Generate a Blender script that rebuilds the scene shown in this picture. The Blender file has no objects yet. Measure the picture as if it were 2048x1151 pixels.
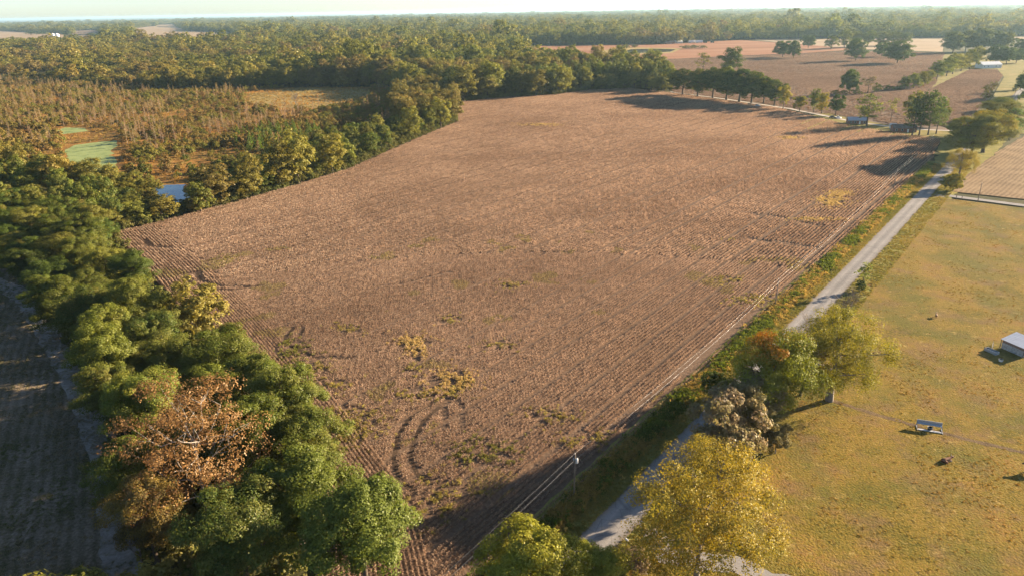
import bpy, bmesh, math, random
import numpy as np
from mathutils import Vector, Matrix

S = bpy.context.scene
RNG = np.random.default_rng(7)
random.seed(7)

# ------------------------------------------------------------------ camera
CAM_H = 80.0
FPX, CX, CY = 1400.0, 1024.0, 575.5          # focal length and centre in the 2048 px photograph
PITCH = math.atan((CY - 20.0) / FPX)
ROLL = math.radians(1.03)
fwd = Vector((0, math.cos(PITCH), -math.sin(PITCH)))
r0 = Vector((1, 0, 0)); u0 = r0.cross(fwd)
right = r0 * math.cos(ROLL) - u0 * math.sin(ROLL)
upv = u0 * math.cos(ROLL) + r0 * math.sin(ROLL)
cd = bpy.data.cameras.new('camera'); cam = bpy.data.objects.new('camera', cd)
S.collection.objects.link(cam); S.camera = cam
cd.sensor_width = 36.0; cd.lens = FPX / 2048.0 * 36.0
cd.clip_start = 0.5; cd.clip_end = 120000
cam.matrix_world = Matrix((( right.x, upv.x, -fwd.x, 0), (right.y, upv.y, -fwd.y, 0), (right.z, upv.z, -fwd.z, CAM_H), (0, 0, 0, 1)))

# ------------------------------------------------------------------ light
SUN_EL = math.radians(16.0)
SUN_AZ = Vector((0.915, 0.403, 0)).normalized()      # ground direction towards the sun
sun_dir = Vector((SUN_AZ.x * math.cos(SUN_EL), SUN_AZ.y * math.cos(SUN_EL), math.sin(SUN_EL)))
W = bpy.data.worlds.new('World'); S.world = W; W.use_nodes = True
wn = W.node_tree.nodes; wl = W.node_tree.links
sky = wn.new('ShaderNodeTexSky'); sky.sky_type = 'NISHITA'; sky.sun_disc = False
sky.sun_elevation = SUN_EL; sky.sun_rotation = math.atan2(SUN_AZ.x, SUN_AZ.y)
sky.air_density = 0.66; sky.dust_density = 0.5; sky.ozone_density = 1.6; sky.altitude = 80
wl.new(sky.outputs[0], wn['Background'].inputs[0]); wn['Background'].inputs[1].default_value = 0.054
sd = bpy.data.lights.new('sun', 'SUN'); so = bpy.data.objects.new('sun', sd); S.collection.objects.link(so)
sd.energy = 5.0; sd.angle = math.radians(0.55); sd.color = (1.0, 0.80, 0.57)
so.rotation_euler = (-sun_dir).to_track_quat('-Z', 'Y').to_euler()
S.view_settings.view_transform = 'Standard'; S.view_settings.look = 'None'
S.view_settings.exposure = 2.18; S.view_settings.gamma = 1.0; S.view_settings.use_curve_mapping = False
S.cycles.max_bounces = 5; S.cycles.diffuse_bounces = 2; S.cycles.glossy_bounces = 2
S.cycles.transmission_bounces = 3; S.cycles.transparent_max_bounces = 4; S.cycles.volume_bounces = 0
S.cycles.use_denoising = True

# ------------------------------------------------------------------ helpers
def G(x, y, z=0.0):
    """a point of the photograph (2048 px wide) to the level ground at height z"""
    d = fwd * FPX + right * (x - CX) - upv * (y - CY)
    t = (z - CAM_H) / d.z
    return Vector((d.x * t, d.y * t, z))
def PX(P):
    v = Vector(P) - Vector((0, 0, CAM_H)); w = v.dot(fwd)
    return CX + FPX * v.dot(right) / w, CY - FPX * v.dot(upv) / w
def GP(pts): return np.array([G(*q)[:2] for q in pts])
def height_to(B, ty):
    lo, hi = 0.0, 70.0
    for _ in range(40):
        m = (lo + hi) / 2
        if PX((B.x, B.y, m))[1] > ty: lo = m
        else: hi = m
    return lo
def link(o): S.collection.objects.link(o); return o
def tag(o, label=None, cat=None, group=None, kind=None):
    if label: o['label'] = label
    if cat: o['category'] = cat
    if group: o['group'] = group
    if kind: o['kind'] = kind
    return o
def inpoly(P, poly):
    x, y = P[:, 0], P[:, 1]; ins = np.zeros(len(P), bool); n = len(poly)
    for i in range(n):
        x1, y1 = poly[i]; x2, y2 = poly[(i + 1) % n]
        if y1 == y2: continue
        c = ((y1 > y) != (y2 > y)) & (x < (x2 - x1) * (y - y1) / (y2 - y1) + x1)
        ins ^= c
    return ins
def segdist(P, line):
    d = np.full(len(P), 1e9)
    for a, b in zip(line[:-1], line[1:]):
        a = np.asarray(a, float); b = np.asarray(b, float); ab = b - a
        t = np.clip(((P - a) @ ab) / max(ab @ ab, 1e-9), 0, 1)
        d = np.minimum(d, np.linalg.norm(P - (a + t[:, None] * ab), axis=1))
    return d
_lat = np.random.default_rng(99).random((257, 257))
def noise(P, s, off=0.0):
    q = P / s + off + 1000.3; i = np.floor(q).astype(int); f = q - i; f = f * f * (3 - 2 * f)
    a = i % 256; b = (i + 1) % 256
    v00 = _lat[a[:, 0], a[:, 1]]; v10 = _lat[b[:, 0], a[:, 1]]; v01 = _lat[a[:, 0], b[:, 1]]; v11 = _lat[b[:, 0], b[:, 1]]
    return (v00 * (1 - f[:, 0]) + v10 * f[:, 0]) * (1 - f[:, 1]) + (v01 * (1 - f[:, 0]) + v11 * f[:, 0]) * f[:, 1]
def fbm(P, s, off=0.0): return 0.55 * noise(P, s, off) + 0.28 * noise(P, s / 2.1, off + 7) + 0.17 * noise(P, s / 4.3, off + 13)

def quadmesh(name, V, F, mats, lv=None, mi=None, smooth=False):
    V = np.asarray(V, np.float32).reshape(-1, 3); F = np.asarray(F, np.int32).reshape(-1, 4)
    me = bpy.data.meshes.new(name)
    me.vertices.add(len(V)); me.vertices.foreach_set('co', V.ravel())
    me.loops.add(F.size); me.loops.foreach_set('vertex_index', F.ravel())
    me.polygons.add(len(F)); me.polygons.foreach_set('loop_start', np.arange(len(F), dtype=np.int32) * 4)
    for m in mats: me.materials.append(m)
    if mi is not None: me.polygons.foreach_set('material_index', np.asarray(mi, np.int32))
    if smooth: me.polygons.foreach_set('use_smooth', np.ones(len(F), bool))
    me.update(calc_edges=True)
    if lv is not None:
        a = me.attributes.new('lv', 'FLOAT_COLOR', 'FACE')
        a.data.foreach_set('color', np.asarray(lv, np.float32).ravel())
    return me
class MB:
    """collects boxes, prisms and tubes into one mesh"""
    def __init__(s): s.v = []; s.f = []
    def add(s, vs, fs):
        k = len(s.v); s.v += [tuple(v) for v in vs]; s.f += [tuple(i + k for i in f) for f in fs]; return s
    def box(s, c, d, rz=0.0, rx=0.0, ry=0.0):
        M = Matrix.Rotation(rz, 3, 'Z') @ Matrix.Rotation(ry, 3, 'Y') @ Matrix.Rotation(rx, 3, 'X'); c = Vector(c)
        vs = [c + M @ Vector((sx * d[0] / 2, sy * d[1] / 2, sz * d[2] / 2)) for sz in (-1, 1) for sy in (-1, 1) for sx in (-1, 1)]
        return s.add(vs, [(0, 2, 3, 1), (4, 5, 7, 6), (0, 1, 5, 4), (2, 6, 7, 3), (0, 4, 6, 2), (1, 3, 7, 5)])
    def tube(s, pts, rad, n=8, cap=True):
        V, F = tube_arr(pts, rad, n); s.add(V, F.tolist())
        if cap:
            k = len(s.v); m = len(pts)
            s.f.append(tuple(k - n + i for i in range(n))); s.f.append(tuple(k - n * m + n - 1 - i for i in range(n)))
        return s
    def prism(s, poly, y0, y1):
        """outline in xz pushed from y0 to y1"""
        n = len(poly); vs = [(x, y0, z) for x, z in poly] + [(x, y1, z) for x, z in poly]
        fs = [tuple(range(n - 1, -1, -1)), tuple(range(n, 2 * n))] + [(i, (i + 1) % n, n + (i + 1) % n, n + i) for i in range(n)]
        return s.add(vs, fs)
    def build(s, name, mat, parent=None, bevel=0, smooth=False):
        me = bpy.data.meshes.new(name); me.from_pydata(s.v, [], s.f); me.materials.append(mat)
        bm = bmesh.new(); bm.from_mesh(me); bmesh.ops.recalc_face_normals(bm, faces=bm.faces)
        if bevel: bmesh.ops.bevel(bm, geom=list(bm.edges), offset=bevel, segments=2, affect='EDGES', clamp_overlap=True)
        bm.to_mesh(me); bm.free()
        if smooth: me.polygons.foreach_set('use_smooth', np.ones(len(me.polygons), bool))
        o = link(bpy.data.objects.new(name, me)); o.parent = parent; return o
def tube_arr(pts, rad, n=6):
    P = np.asarray(pts, float); m = len(P); R = np.broadcast_to(np.asarray(rad, float), (m,))
    T = np.gradient(P, axis=0); T /= np.linalg.norm(T, axis=1)[:, None] + 1e-9
    ref = np.array([0.13, 0.99, 0.05]) if abs(T[:, 2]).mean() > 0.6 else np.array([0, 0, 1.0])
    A = np.cross(T, ref); A /= np.linalg.norm(A, axis=1)[:, None] + 1e-9; B = np.cross(T, A)
    th = np.arange(n) * 2 * math.pi / n
    V = (P[:, None] + R[:, None, None] * (np.cos(th)[None, :, None] * A[:, None] + np.sin(th)[None, :, None] * B[:, None])).reshape(-1, 3)
    i = np.arange(m - 1)[:, None] * n; j = np.arange(n)[None]; k = (j + 1) % n
    F = np.stack([i + j, i + k, i + n + k, i + n + j], -1).reshape(-1, 4)
    return V, F
def empty(name, loc, rz=0.0, sc=(1, 1, 1)):
    o = link(bpy.data.objects.new(name, None)); o.empty_display_size = 0.5
    o.location = loc; o.rotation_euler = (0, 0, rz); o.scale = sc; return o

# ------------------------------------------------------------------ materials
def newmat(name):
    m = bpy.data.materials.new(name); m.use_nodes = True
    n = m.node_tree.nodes; l = m.node_tree.links; b = n['Principled BSDF']
    b.inputs['Specular IOR Level'].default_value = 0.2
    return m, n, l, b
def plain(name, col, rough=0.7, metal=0.0, var=0.25, scale=3.0, spec=0.3):
    """a paint, wood or metal with blotchy wear"""
    m, n, l, b = newmat(name)
    tc = n.new('ShaderNodeTexCoord'); nz = n.new('ShaderNodeTexNoise'); nz.inputs['Scale'].default_value = scale; nz.inputs['Detail'].default_value = 5
    l.new(tc.outputs['Object'], nz.inputs['Vector'])
    cr = n.new('ShaderNodeValToRGB'); c = np.array(col)
    cr.color_ramp.elements[0].position = 0.3; cr.color_ramp.elements[1].position = 0.7
    cr.color_ramp.elements[0].color = (*(c * (1 - var)), 1); cr.color_ramp.elements[1].color = (*np.minimum(c * (1 + var * 0.6), 0.95), 1)
    l.new(nz.outputs[0], cr.inputs[0]); l.new(cr.outputs[0], b.inputs['Base Color'])
    b.inputs['Roughness'].default_value = rough; b.inputs['Metallic'].default_value = metal; b.inputs['Specular IOR Level'].default_value = spec
    return m
def ramp(n, stops):
    cr = n.new('ShaderNodeValToRGB'); e = cr.color_ramp.elements
    while len(e) < len(stops): e.new(0.5)
    for k, (p, c) in enumerate(stops): e[k].position = p; e[k].color = (*c, 1)
    return cr
def ground(name, stops, s1, s2=None, mix2=0.5, bump=0.3, bscale=2.0, stripes=None, rough=1.0, stretch=None, fine=None):
    """earth, crop or grass: world-space noise at two sizes, optional drill rows (direction, spacing, depth), bump"""
    m, n, l, b = newmat(name)
    b.inputs['Roughness'].default_value = rough; b.inputs['Specular IOR Level'].default_value = 0.05
    geo = n.new('ShaderNodeNewGeometry'); vec = geo.outputs['Position']
    if stretch:
        mp = n.new('ShaderNodeMapping'); mp.inputs['Rotation'].default_value = (0, 0, stretch[0]); mp.inputs['Scale'].default_value = (stretch[1], 1, 1)
        l.new(vec, mp.inputs['Vector']); v2 = mp.outputs[0]
    else: v2 = vec
    def nz(scale, det, vv):
        t = n.new('ShaderNodeTexNoise'); t.inputs['Scale'].default_value = scale; t.inputs['Detail'].default_value = det
        t.inputs['Roughness'].default_value = 0.6; l.new(vv, t.inputs['Vector']); return t.outputs[0]
    a = nz(1.0 / s1, 5, v2); c = nz(1.0 / (s2 or s1 / 9), 6, vec)
    mx = n.new('ShaderNodeMix'); mx.inputs[0].default_value = mix2; l.new(a, mx.inputs[2]); l.new(c, mx.inputs[3]); fac = mx.outputs[0]
    if stripes:
        ang, sp, dep = stripes
        mp = n.new('ShaderNodeMapping'); mp.inputs['Rotation'].default_value = (0, 0, -ang); l.new(vec, mp.inputs['Vector'])
        wv = n.new('ShaderNodeTexWave'); wv.wave_type = 'BANDS'; wv.bands_direction = 'Y'; wv.inputs['Scale'].default_value = 0.314 / sp
        wv.inputs['Distortion'].default_value = 3.0; wv.inputs['Detail'].default_value = 2; wv.inputs['Detail Scale'].default_value = 0.6
        l.new(mp.outputs[0], wv.inputs['Vector'])
        md = n.new('ShaderNodeMath'); md.operation = 'MULTIPLY_ADD'; l.new(wv.outputs['Fac'], md.inputs[0]); md.inputs[1].default_value = dep
        sb = n.new('ShaderNodeMath'); sb.operation = 'SUBTRACT'; l.new(fac, sb.inputs[0]); sb.inputs[1].default_value = dep / 2
        l.new(sb.outputs[0], md.inputs[2]); fac = md.outputs[0]
    cr = ramp(n, stops); l.new(fac, cr.inputs[0]); col = cr.outputs[0]
    l.new(col, b.inputs['Base Color'])
    if bump:
        bn = nz(bscale, 4, vec); bp = n.new('ShaderNodeBump'); bp.inputs['Strength'].default_value = bump; bp.inputs['Distance'].default_value = 0.35
        l.new(bn, bp.inputs['Height']); l.new(bp.outputs[0], b.inputs['Normal'])
    return m

def leafmat():
    """leaves: two tints carried by the plant, varied leaf by leaf, light passing through"""
    m = bpy.data.materials.new('leaf'); m.use_nodes = True; n = m.node_tree.nodes; l = m.node_tree.links; n.clear()
    out = n.new('ShaderNodeOutputMaterial')
    t1 = n.new('ShaderNodeAttribute'); t1.attribute_type = 'INSTANCER'; t1.attribute_name = 'tint'
    t2 = n.new('ShaderNodeAttribute'); t2.attribute_type = 'INSTANCER'; t2.attribute_name = 'tint2'
    lv = n.new('ShaderNodeAttribute'); lv.attribute_type = 'GEOMETRY'; lv.attribute_name = 'lv'
    sp = n.new('ShaderNodeSeparateColor'); l.new(lv.outputs['Color'], sp.inputs[0])
    mx = n.new('ShaderNodeMix'); mx.data_type = 'RGBA'; l.new(sp.outputs[1], mx.inputs[0]); l.new(t1.outputs['Color'], mx.inputs[6]); l.new(t2.outputs['Color'], mx.inputs[7])
    oi = n.new('ShaderNodeObjectInfo')
    mv = n.new('ShaderNodeMath'); mv.operation = 'MULTIPLY_ADD'; l.new(oi.outputs['Random'], mv.inputs[0]); mv.inputs[1].default_value = 0.35; mv.inputs[2].default_value = 0.45
    ad = n.new('ShaderNodeMath'); ad.operation = 'MULTIPLY_ADD'; l.new(sp.outputs[0], ad.inputs[0]); ad.inputs[1].default_value = 0.75; l.new(mv.outputs[0], ad.inputs[2])
    hs = n.new('ShaderNodeHueSaturation'); l.new(mx.outputs[2], hs.inputs['Color']); l.new(ad.outputs[0], hs.inputs['Value'])
    df = n.new('ShaderNodeBsdfDiffuse'); tr = n.new('ShaderNodeBsdfTranslucent'); l.new(hs.outputs[0], df.inputs[0])
    hy = n.new('ShaderNodeHueSaturation'); hy.inputs['Hue'].default_value = 0.49; hy.inputs['Saturation'].default_value = 1.1; hy.inputs['Value'].default_value = 1.15
    l.new(hs.outputs[0], hy.inputs['Color']); l.new(hy.outputs[0], tr.inputs[0])
    ms = n.new('ShaderNodeMixShader'); ms.inputs[0].default_value = 0.40; l.new(df.outputs[0], ms.inputs[1]); l.new(tr.outputs[0], ms.inputs[2])
    gl = n.new('ShaderNodeBsdfGlossy'); gl.inputs['Roughness'].default_value = 0.45; gl.inputs[0].default_value = (0.9, 0.9, 0.8, 1)
    m2 = n.new('ShaderNodeMixShader'); m2.inputs[0].default_value = 0.012; l.new(ms.outputs[0], m2.inputs[1]); l.new(gl.outputs[0], m2.inputs[2])
    l.new(m2.outputs[0], out.inputs[0]); return m
LEAF = leafmat()
BARK = plain('bark', (0.10, 0.075, 0.055), 0.9, var=0.5, scale=2.5)
PALEBARK = plain('pale_bark', (0.33, 0.29, 0.24), 0.85, var=0.35, scale=1.5)
CYPBARK = plain('cypress_bark', (0.30, 0.235, 0.18), 0.9, var=0.4, scale=1.5)
GREYBARK = plain('grey_bark', (0.20, 0.165, 0.135), 0.9, var=0.4, scale=2.0)

# ------------------------------------------------------------------ zones (photograph points on the ground)
FIELD_PX = [(225,468),(330,441),(480,403),(600,368),(700,338),(770,306),(850,271),(915,244),(912,205),(1000,196),(1110,190),(1180,180),(1260,177),(1340,186),(1450,201),(1560,217),(1640,236),(1700,252),(1800,268),(1882,278),(1862,322),(1795,385),(1695,478),(1600,575),(1540,640),(1450,735),(1300,880),(1195,980),(1120,1055),(1035,1140),(940,1300),(640,1300),(630,1060),(520,850),(400,668),(300,545)]
SWAMP_PX = [(-500,150),(0,160),(200,172),(330,181),(520,176),(760,174),(830,195),(820,240),(700,300),(560,345),(440,385),(345,425),(330,410),(150,370),(0,350),(-500,330)]
LEFTEDGE = GP([(225,468),(300,545),(400,668),(520,850),(630,1060),(640,1300)])
FIELD = GP(FIELD_PX); SWAMP = GP(SWAMP_PX)
ROAD_DIR = np.array([0.6235, 0.7818]); ROAD_N = np.array([ROAD_DIR[1], -ROAD_DIR[0]])     # normal points to the pasture side
ROAD_P = np.array([75.0, 167.5])
def roadxy(t, n): return ROAD_P + ROAD_DIR * t + ROAD_N * n

def wiggle(P, step=6.0, amp=0.5, sd=1):
    r = np.random.default_rng(sd); out = []
    P = np.asarray(P, float)
    for a, b in zip(P, np.roll(P, -1, 0)):
        k = max(1, min(60, int(np.linalg.norm(b - a) / step)))
        for i in range(k):
            q = a + (b - a) * i / k; out.append(q + (r.normal(0, amp, 2) if i else 0))
    return np.array(out)
def sheet(name, P, z, mat, wig=None, kind='structure', sd=1):
    P = np.asarray(P, float)
    if wig: P = wiggle(P, *wig, sd=sd)
    bm = bmesh.new(); f = bm.faces.new([bm.verts.new((x, y, z)) for x, y in P]); f.normal_update()
    if f.normal.z < 0: f.normal_flip()
    bmesh.ops.triangulate(bm, faces=bm.faces, quad_method='BEAUTY', ngon_method='EAR_CLIP')
    me = bpy.data.meshes.new(name); bm.to_mesh(me); bm.free(); me.materials.append(mat)
    return tag(link(bpy.data.objects.new(name, me)), kind=kind)
def strip(name, line, prof, mat, kind='structure', step=4.0, jit=0.0):
    """a band along a line with a cross profile [(offset, height), ...]"""
    L = np.asarray(line, float); out = [L[0]]
    for a, b in zip(L[:-1], L[1:]):
        k = max(1, int(np.linalg.norm(b - a) / step)); out += [a + (b - a) * i / k for i in range(1, k + 1)]
    L = np.array(out); T = np.gradient(L, axis=0); T /= np.linalg.norm(T, axis=1)[:, None]; N = np.stack([T[:, 1], -T[:, 0]], 1)
    r = np.random.default_rng(len(L)); V = []; n = len(prof)
    for i in range(len(L)):
        for j, (o, z) in enumerate(prof):
            e = r.normal(0, jit) if jit else 0
            q = L[i] + N[i] * (o + e); V.append((q[0], q[1], z + (r.normal(0, jit * 0.12) if jit and 0 < j < n - 1 else 0)))
    F = [(i * n + j, i * n + j + 1, (i + 1) * n + j + 1, (i + 1) * n + j) for i in range(len(L) - 1) for j in range(n - 1)]
    me = quadmesh(name, V, F, [mat], smooth=True)
    return tag(link(bpy.data.objects.new(name, me)), kind=kind)

ROWANG = math.atan2(ROAD_DIR[1], ROAD_DIR[0])
M_base = ground('woodland_floor', [(0.3, (0.030, 0.034, 0.014)), (0.5, (0.060, 0.058, 0.022)), (0.7, (0.11, 0.085, 0.04))], 60, 5, bump=0.6, bscale=0.4)
M_soil = ground('field_soil', [(0.32, (0.08, 0.05, 0.032)), (0.5, (0.135, 0.088, 0.057)), (0.68, (0.20, 0.135, 0.09))], 45, 0.9, 0.55, bump=0.8, bscale=1.6)
M_swamp = ground('swamp_sedge', [(0.3, (0.07, 0.055, 0.02)), (0.43, (0.16, 0.10, 0.03)), (0.55, (0.27, 0.135, 0.035)), (0.7, (0.34, 0.20, 0.05))], 28, 2.2, 0.5, bump=0.9, bscale=0.9)
M_marsh = ground('marsh_grass', [(0.3, (0.15, 0.11, 0.04)), (0.5, (0.26, 0.19, 0.07)), (0.7, (0.33, 0.25, 0.08))], 22, 2.0, 0.4, bump=0.6, bscale=0.9, stretch=(0.5, 0.35))
M_pasture = ground('pasture_grass', [(0.39, (0.095, 0.080, 0.014)), (0.45, (0.155, 0.112, 0.018)), (0.52, (0.21, 0.142, 0.028)), (0.60, (0.22, 0.125, 0.034))], 14, 0.7, 0.45, bump=0.7, bscale=2.4)
def pasture_wear(m):
    n = m.node_tree.nodes; l = m.node_tree.links; b = n['Principled BSDF']; src = b.inputs['Base Color'].links[0].from_socket; geo = n.new('ShaderNodeNewGeometry')
    def layer(src, scale, lo, hi, col, amt, off):
        mp = n.new('ShaderNodeMapping'); mp.inputs['Location'].default_value = (off, off * 0.7, 0); l.new(geo.outputs['Position'], mp.inputs['Vector'])
        t = n.new('ShaderNodeTexNoise'); t.inputs['Scale'].default_value = scale; t.inputs['Detail'].default_value = 7; t.inputs['Roughness'].default_value = 0.68; l.new(mp.outputs[0], t.inputs['Vector'])
        mr = n.new('ShaderNodeMapRange'); mr.inputs[1].default_value = lo; mr.inputs[2].default_value = hi; mr.inputs[4].default_value = amt; l.new(t.outputs[0], mr.inputs[0])
        mx = n.new('ShaderNodeMix'); mx.data_type = 'RGBA'; l.new(mr.outputs[0], mx.inputs[0]); l.new(src, mx.inputs[6]); mx.inputs[7].default_value = (*col, 1); return mx.outputs[2]
    c = layer(src, 0.11, 0.50, 0.62, (0.17, 0.105, 0.05), 0.7, 31)
    c = layer(c, 0.05, 0.47, 0.62, (0.105, 0.10, 0.02), 0.8, 77)
    c = layer(c, 0.8, 0.55, 0.66, (0.085, 0.062, 0.018), 0.8, 5)
    c = layer(c, 0.45, 0.58, 0.68, (0.33, 0.235, 0.075), 0.8, 11)
    c = layer(c, 2.6, 0.54, 0.66, (0.07, 0.055, 0.014), 0.6, 3)
    l.new(c, b.inputs['Base Color'])
pasture_wear(M_pasture)
M_verge = ground('verge_grass', [(0.3, (0.085, 0.10, 0.02)), (0.5, (0.20, 0.18, 0.045)), (0.7, (0.31, 0.235, 0.075))], 5, 0.7, 0.5, bump=0.8, bscale=2.0)
M_road = ground('worn_asphalt', [(0.3, (0.165, 0.155, 0.145)), (0.5, (0.225, 0.21, 0.195)), (0.7, (0.28, 0.262, 0.24))], 7, 0.4, 0.5, bump=0.15, bscale=6, stretch=(-ROWANG, 0.12), rough=0.85)
def road_wear(m):
    n = m.node_tree.nodes; l = m.node_tree.links; b = n['Principled BSDF']; src = b.inputs['Base Color'].links[0].from_socket
    geo = n.new('ShaderNodeNewGeometry'); sb = n.new('ShaderNodeVectorMath'); sb.operation = 'SUBTRACT'; l.new(geo.outputs['Position'], sb.inputs[0]); sb.inputs[1].default_value = (ROAD_P[0], ROAD_P[1], 0)
    dt = n.new('ShaderNodeVectorMath'); dt.operation = 'DOT_PRODUCT'; l.new(sb.outputs[0], dt.inputs[0]); dt.inputs[1].default_value = (ROAD_N[0], ROAD_N[1], 0)
    ab = n.new('ShaderNodeMath'); ab.operation = 'ABSOLUTE'; l.new(dt.outputs['Value'], ab.inputs[0])
    mr = n.new('ShaderNodeMapRange'); mr.inputs[1].default_value = 0; mr.inputs[2].default_value = 3.0; l.new(ab.outputs[0], mr.inputs[0])
    cr = ramp(n, [(0.0, (0.80, 0.80, 0.80)), (0.25, (0.95, 0.95, 0.95)), (0.42, (1.15, 1.13, 1.1)), (0.62, (1.0, 1.0, 1.0)), (0.85, (0.92, 0.88, 0.82)), (1.0, (0.75, 0.66, 0.55))]); l.new(mr.outputs[0], cr.inputs[0])
    vo = n.new('ShaderNodeTexVoronoi'); vo.feature = 'DISTANCE_TO_EDGE'; vo.inputs['Scale'].default_value = 0.35; l.new(geo.outputs['Position'], vo.inputs['Vector'])
    ck = ramp(n, [(0.0, (0.72, 0.72, 0.72)), (0.03, (1, 1, 1))]); l.new(vo.outputs['Distance'], ck.inputs[0])
    m1 = n.new('ShaderNodeMix'); m1.data_type = 'RGBA'; m1.blend_type = 'MULTIPLY'; m1.inputs[0].default_value = 1; l.new(src, m1.inputs[6]); l.new(cr.outputs[0], m1.inputs[7])
    m2 = n.new('ShaderNodeMix'); m2.data_type = 'RGBA'; m2.blend_type = 'MULTIPLY'; m2.inputs[0].default_value = 1; l.new(m1.outputs[2], m2.inputs[6]); l.new(ck.outputs[0], m2.inputs[7])
    l.new(m2.outputs[2], b.inputs['Base Color'])
M_lane = M_road.copy(); road_wear(M_road)
M_gravel = ground('pale_gravel', [(0.3, (0.36, 0.32, 0.27)), (0.7, (0.50, 0.46, 0.40))], 4, 0.4, 0.5, bump=0.3, bscale=4)
M_stub = ground('stubble_strip', [(0.36, (0.055, 0.06, 0.02)), (0.46, (0.13, 0.105, 0.06)), (0.56, (0.22, 0.17, 0.115)), (0.66, (0.32, 0.26, 0.19))], 9, 0.5, 0.5, bump=0.7, bscale=2.6, stripes=(math.radians(118), 1.8, 0.07))
M_dust = ground('dusty_headland', [(0.36, (0.15, 0.125, 0.09)), (0.47, (0.27, 0.23, 0.18)), (0.64, (0.40, 0.35, 0.295))], 5, 0.6, 0.5, bump=0.5, bscale=2.0)
M_tan = ground('tan_bean_field', [(0.33, (0.11, 0.075, 0.055)), (0.5, (0.17, 0.12, 0.085)), (0.67, (0.22, 0.16, 0.115))], 40, 1.2, 0.5, bump=1.0, bscale=1.0, stretch=(0.3, 0.25))
M_red = ground('red_tilled_field', [(0.36, (0.18, 0.08, 0.04)), (0.5, (0.25, 0.115, 0.06)), (0.64, (0.28, 0.155, 0.085))], 80, 5, 0.3, bump=0.4, bscale=0.5, stretch=(0.2, 0.15))
M_pale = ground('pale_stubble_field', [(0.36, (0.235, 0.165, 0.10)), (0.64, (0.34, 0.255, 0.165))], 90, 5, 0.3, bump=0.4, bscale=0.5, stretch=(0.2, 0.2))
M_mown = ground('cut_hay_field', [(0.36, (0.10, 0.066, 0.036)), (0.5, (0.215, 0.145, 0.08)), (0.64, (0.275, 0.195, 0.11))], 14, 0.8, 0.5, bump=0.7, bscale=2.2, stripes=(ROWANG - 0.10, 1.9, 0.12))
M_yard = ground('mown_yard', [(0.36, (0.10, 0.105, 0.025)), (0.5, (0.18, 0.15, 0.04)), (0.64, (0.25, 0.185, 0.07))], 14, 2, 0.4, bump=0.5, bscale=1.0)
M_trail = ground('cattle_trail', [(0.35, (0.075, 0.05, 0.028)), (0.65, (0.19, 0.13, 0.07))], 3, 0.5, 0.5, bump=0.5, bscale=3)

def water(name, col, rough):
    m, n, l, b = newmat(name); b.inputs['Base Color'].default_value = (*col, 1); b.inputs['Roughness'].default_value = rough
    b.inputs['Specular IOR Level'].default_value = 0.5
    geo = n.new('ShaderNodeNewGeometry'); t = n.new('ShaderNodeTexNoise'); t.inputs['Scale'].default_value = 0.8; l.new(geo.outputs['Position'], t.inputs['Vector'])
    bp = n.new('ShaderNodeBump'); bp.inputs['Strength'].default_value = 0.04; bp.inputs['Distance'].default_value = 0.1; l.new(t.outputs[0], bp.inputs['Height']); l.new(bp.outputs[0], b.inputs['Normal'])
    return m
M_water = water('open_water', (0.015, 0.03, 0.035), 0.06)
M_weed = ground('duckweed', [(0.38, (0.10, 0.135, 0.05)), (0.46, (0.20, 0.245, 0.085)), (0.62, (0.27, 0.31, 0.12))], 7, 0.8, 0.4, bump=0.1, bscale=2, rough=0.6)

# ------------------------------------------------------------------ the ground and its zones
R = 60000.0
sheet('ground', [(-R, -3000), (R, -3000), (R, R), (-R, R)], -0.35, M_base)
sheet('field', FIELD, 0.0, M_soil, (6, 0.4))
sheet('swamp', SWAMP, -0.05, M_swamp)
sheet('marsh', GP([(500,186),(600,176),(735,178),(745,190),(690,206),(640,216),(560,216),(500,205)]), -0.02, M_marsh, (10, 2.0))
sheet('pond', GP([(130,300),(150,290),(200,284),(232,281),(236,292),(222,300),(230,318),(236,345),(180,345),(140,330)]), 0.0, M_weed, (5, 0.8))
sheet('pond', GP([(108,262),(130,255),(165,256),(178,262),(150,266),(120,269)]), 0.0, M_weed, (5, 0.8), sd=3)
sheet('pond', GP([(305,378),(330,370),(372,369),(366,382),(385,398),(350,410),(318,402)]), 0.004, M_water, (4, 0.5), sd=4)
# road, drive, side lane, far lane
sheet('road', [roadxy(-140, -3.15), roadxy(-140, 3.15), roadxy(1100, 3.15), roadxy(1100, -3.15)], 0.06, M_road, (3, 0.14), sd=5)
J = GP([(1838,392)])[0]
LANE = np.array([J, GP([(1900,392)])[0], GP([(2048,411)])[0], GP([(2300,445)])[0]])
strip('lane', LANE, [(-2.1, 0.064), (2.1, 0.064)], M_lane, jit=0.12)
DRIVE = np.array([roadxy(-88, 2.6), GP([(1330,1112)])[0], GP([(1470,1128)])[0], GP([(1540,1160)])[0], GP([(1800,1230)])[0], GP([(2700,1420)])[0]])
strip('driveway', DRIVE, [(-1.9, 0.052), (1.9, 0.052)], M_lane, jit=0.2, step=2)
FARLANE = GP([(1340,184),(1440,197),(1500,206),(1580,218),(1640,230),(1700,242),(1760,251),(1830,259),(1910,262)])
strip('gravel_lane', FARLANE, [(-2.0, 0.07), (2.0, 0.07)], M_gravel, step=10, jit=0.3)
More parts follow.
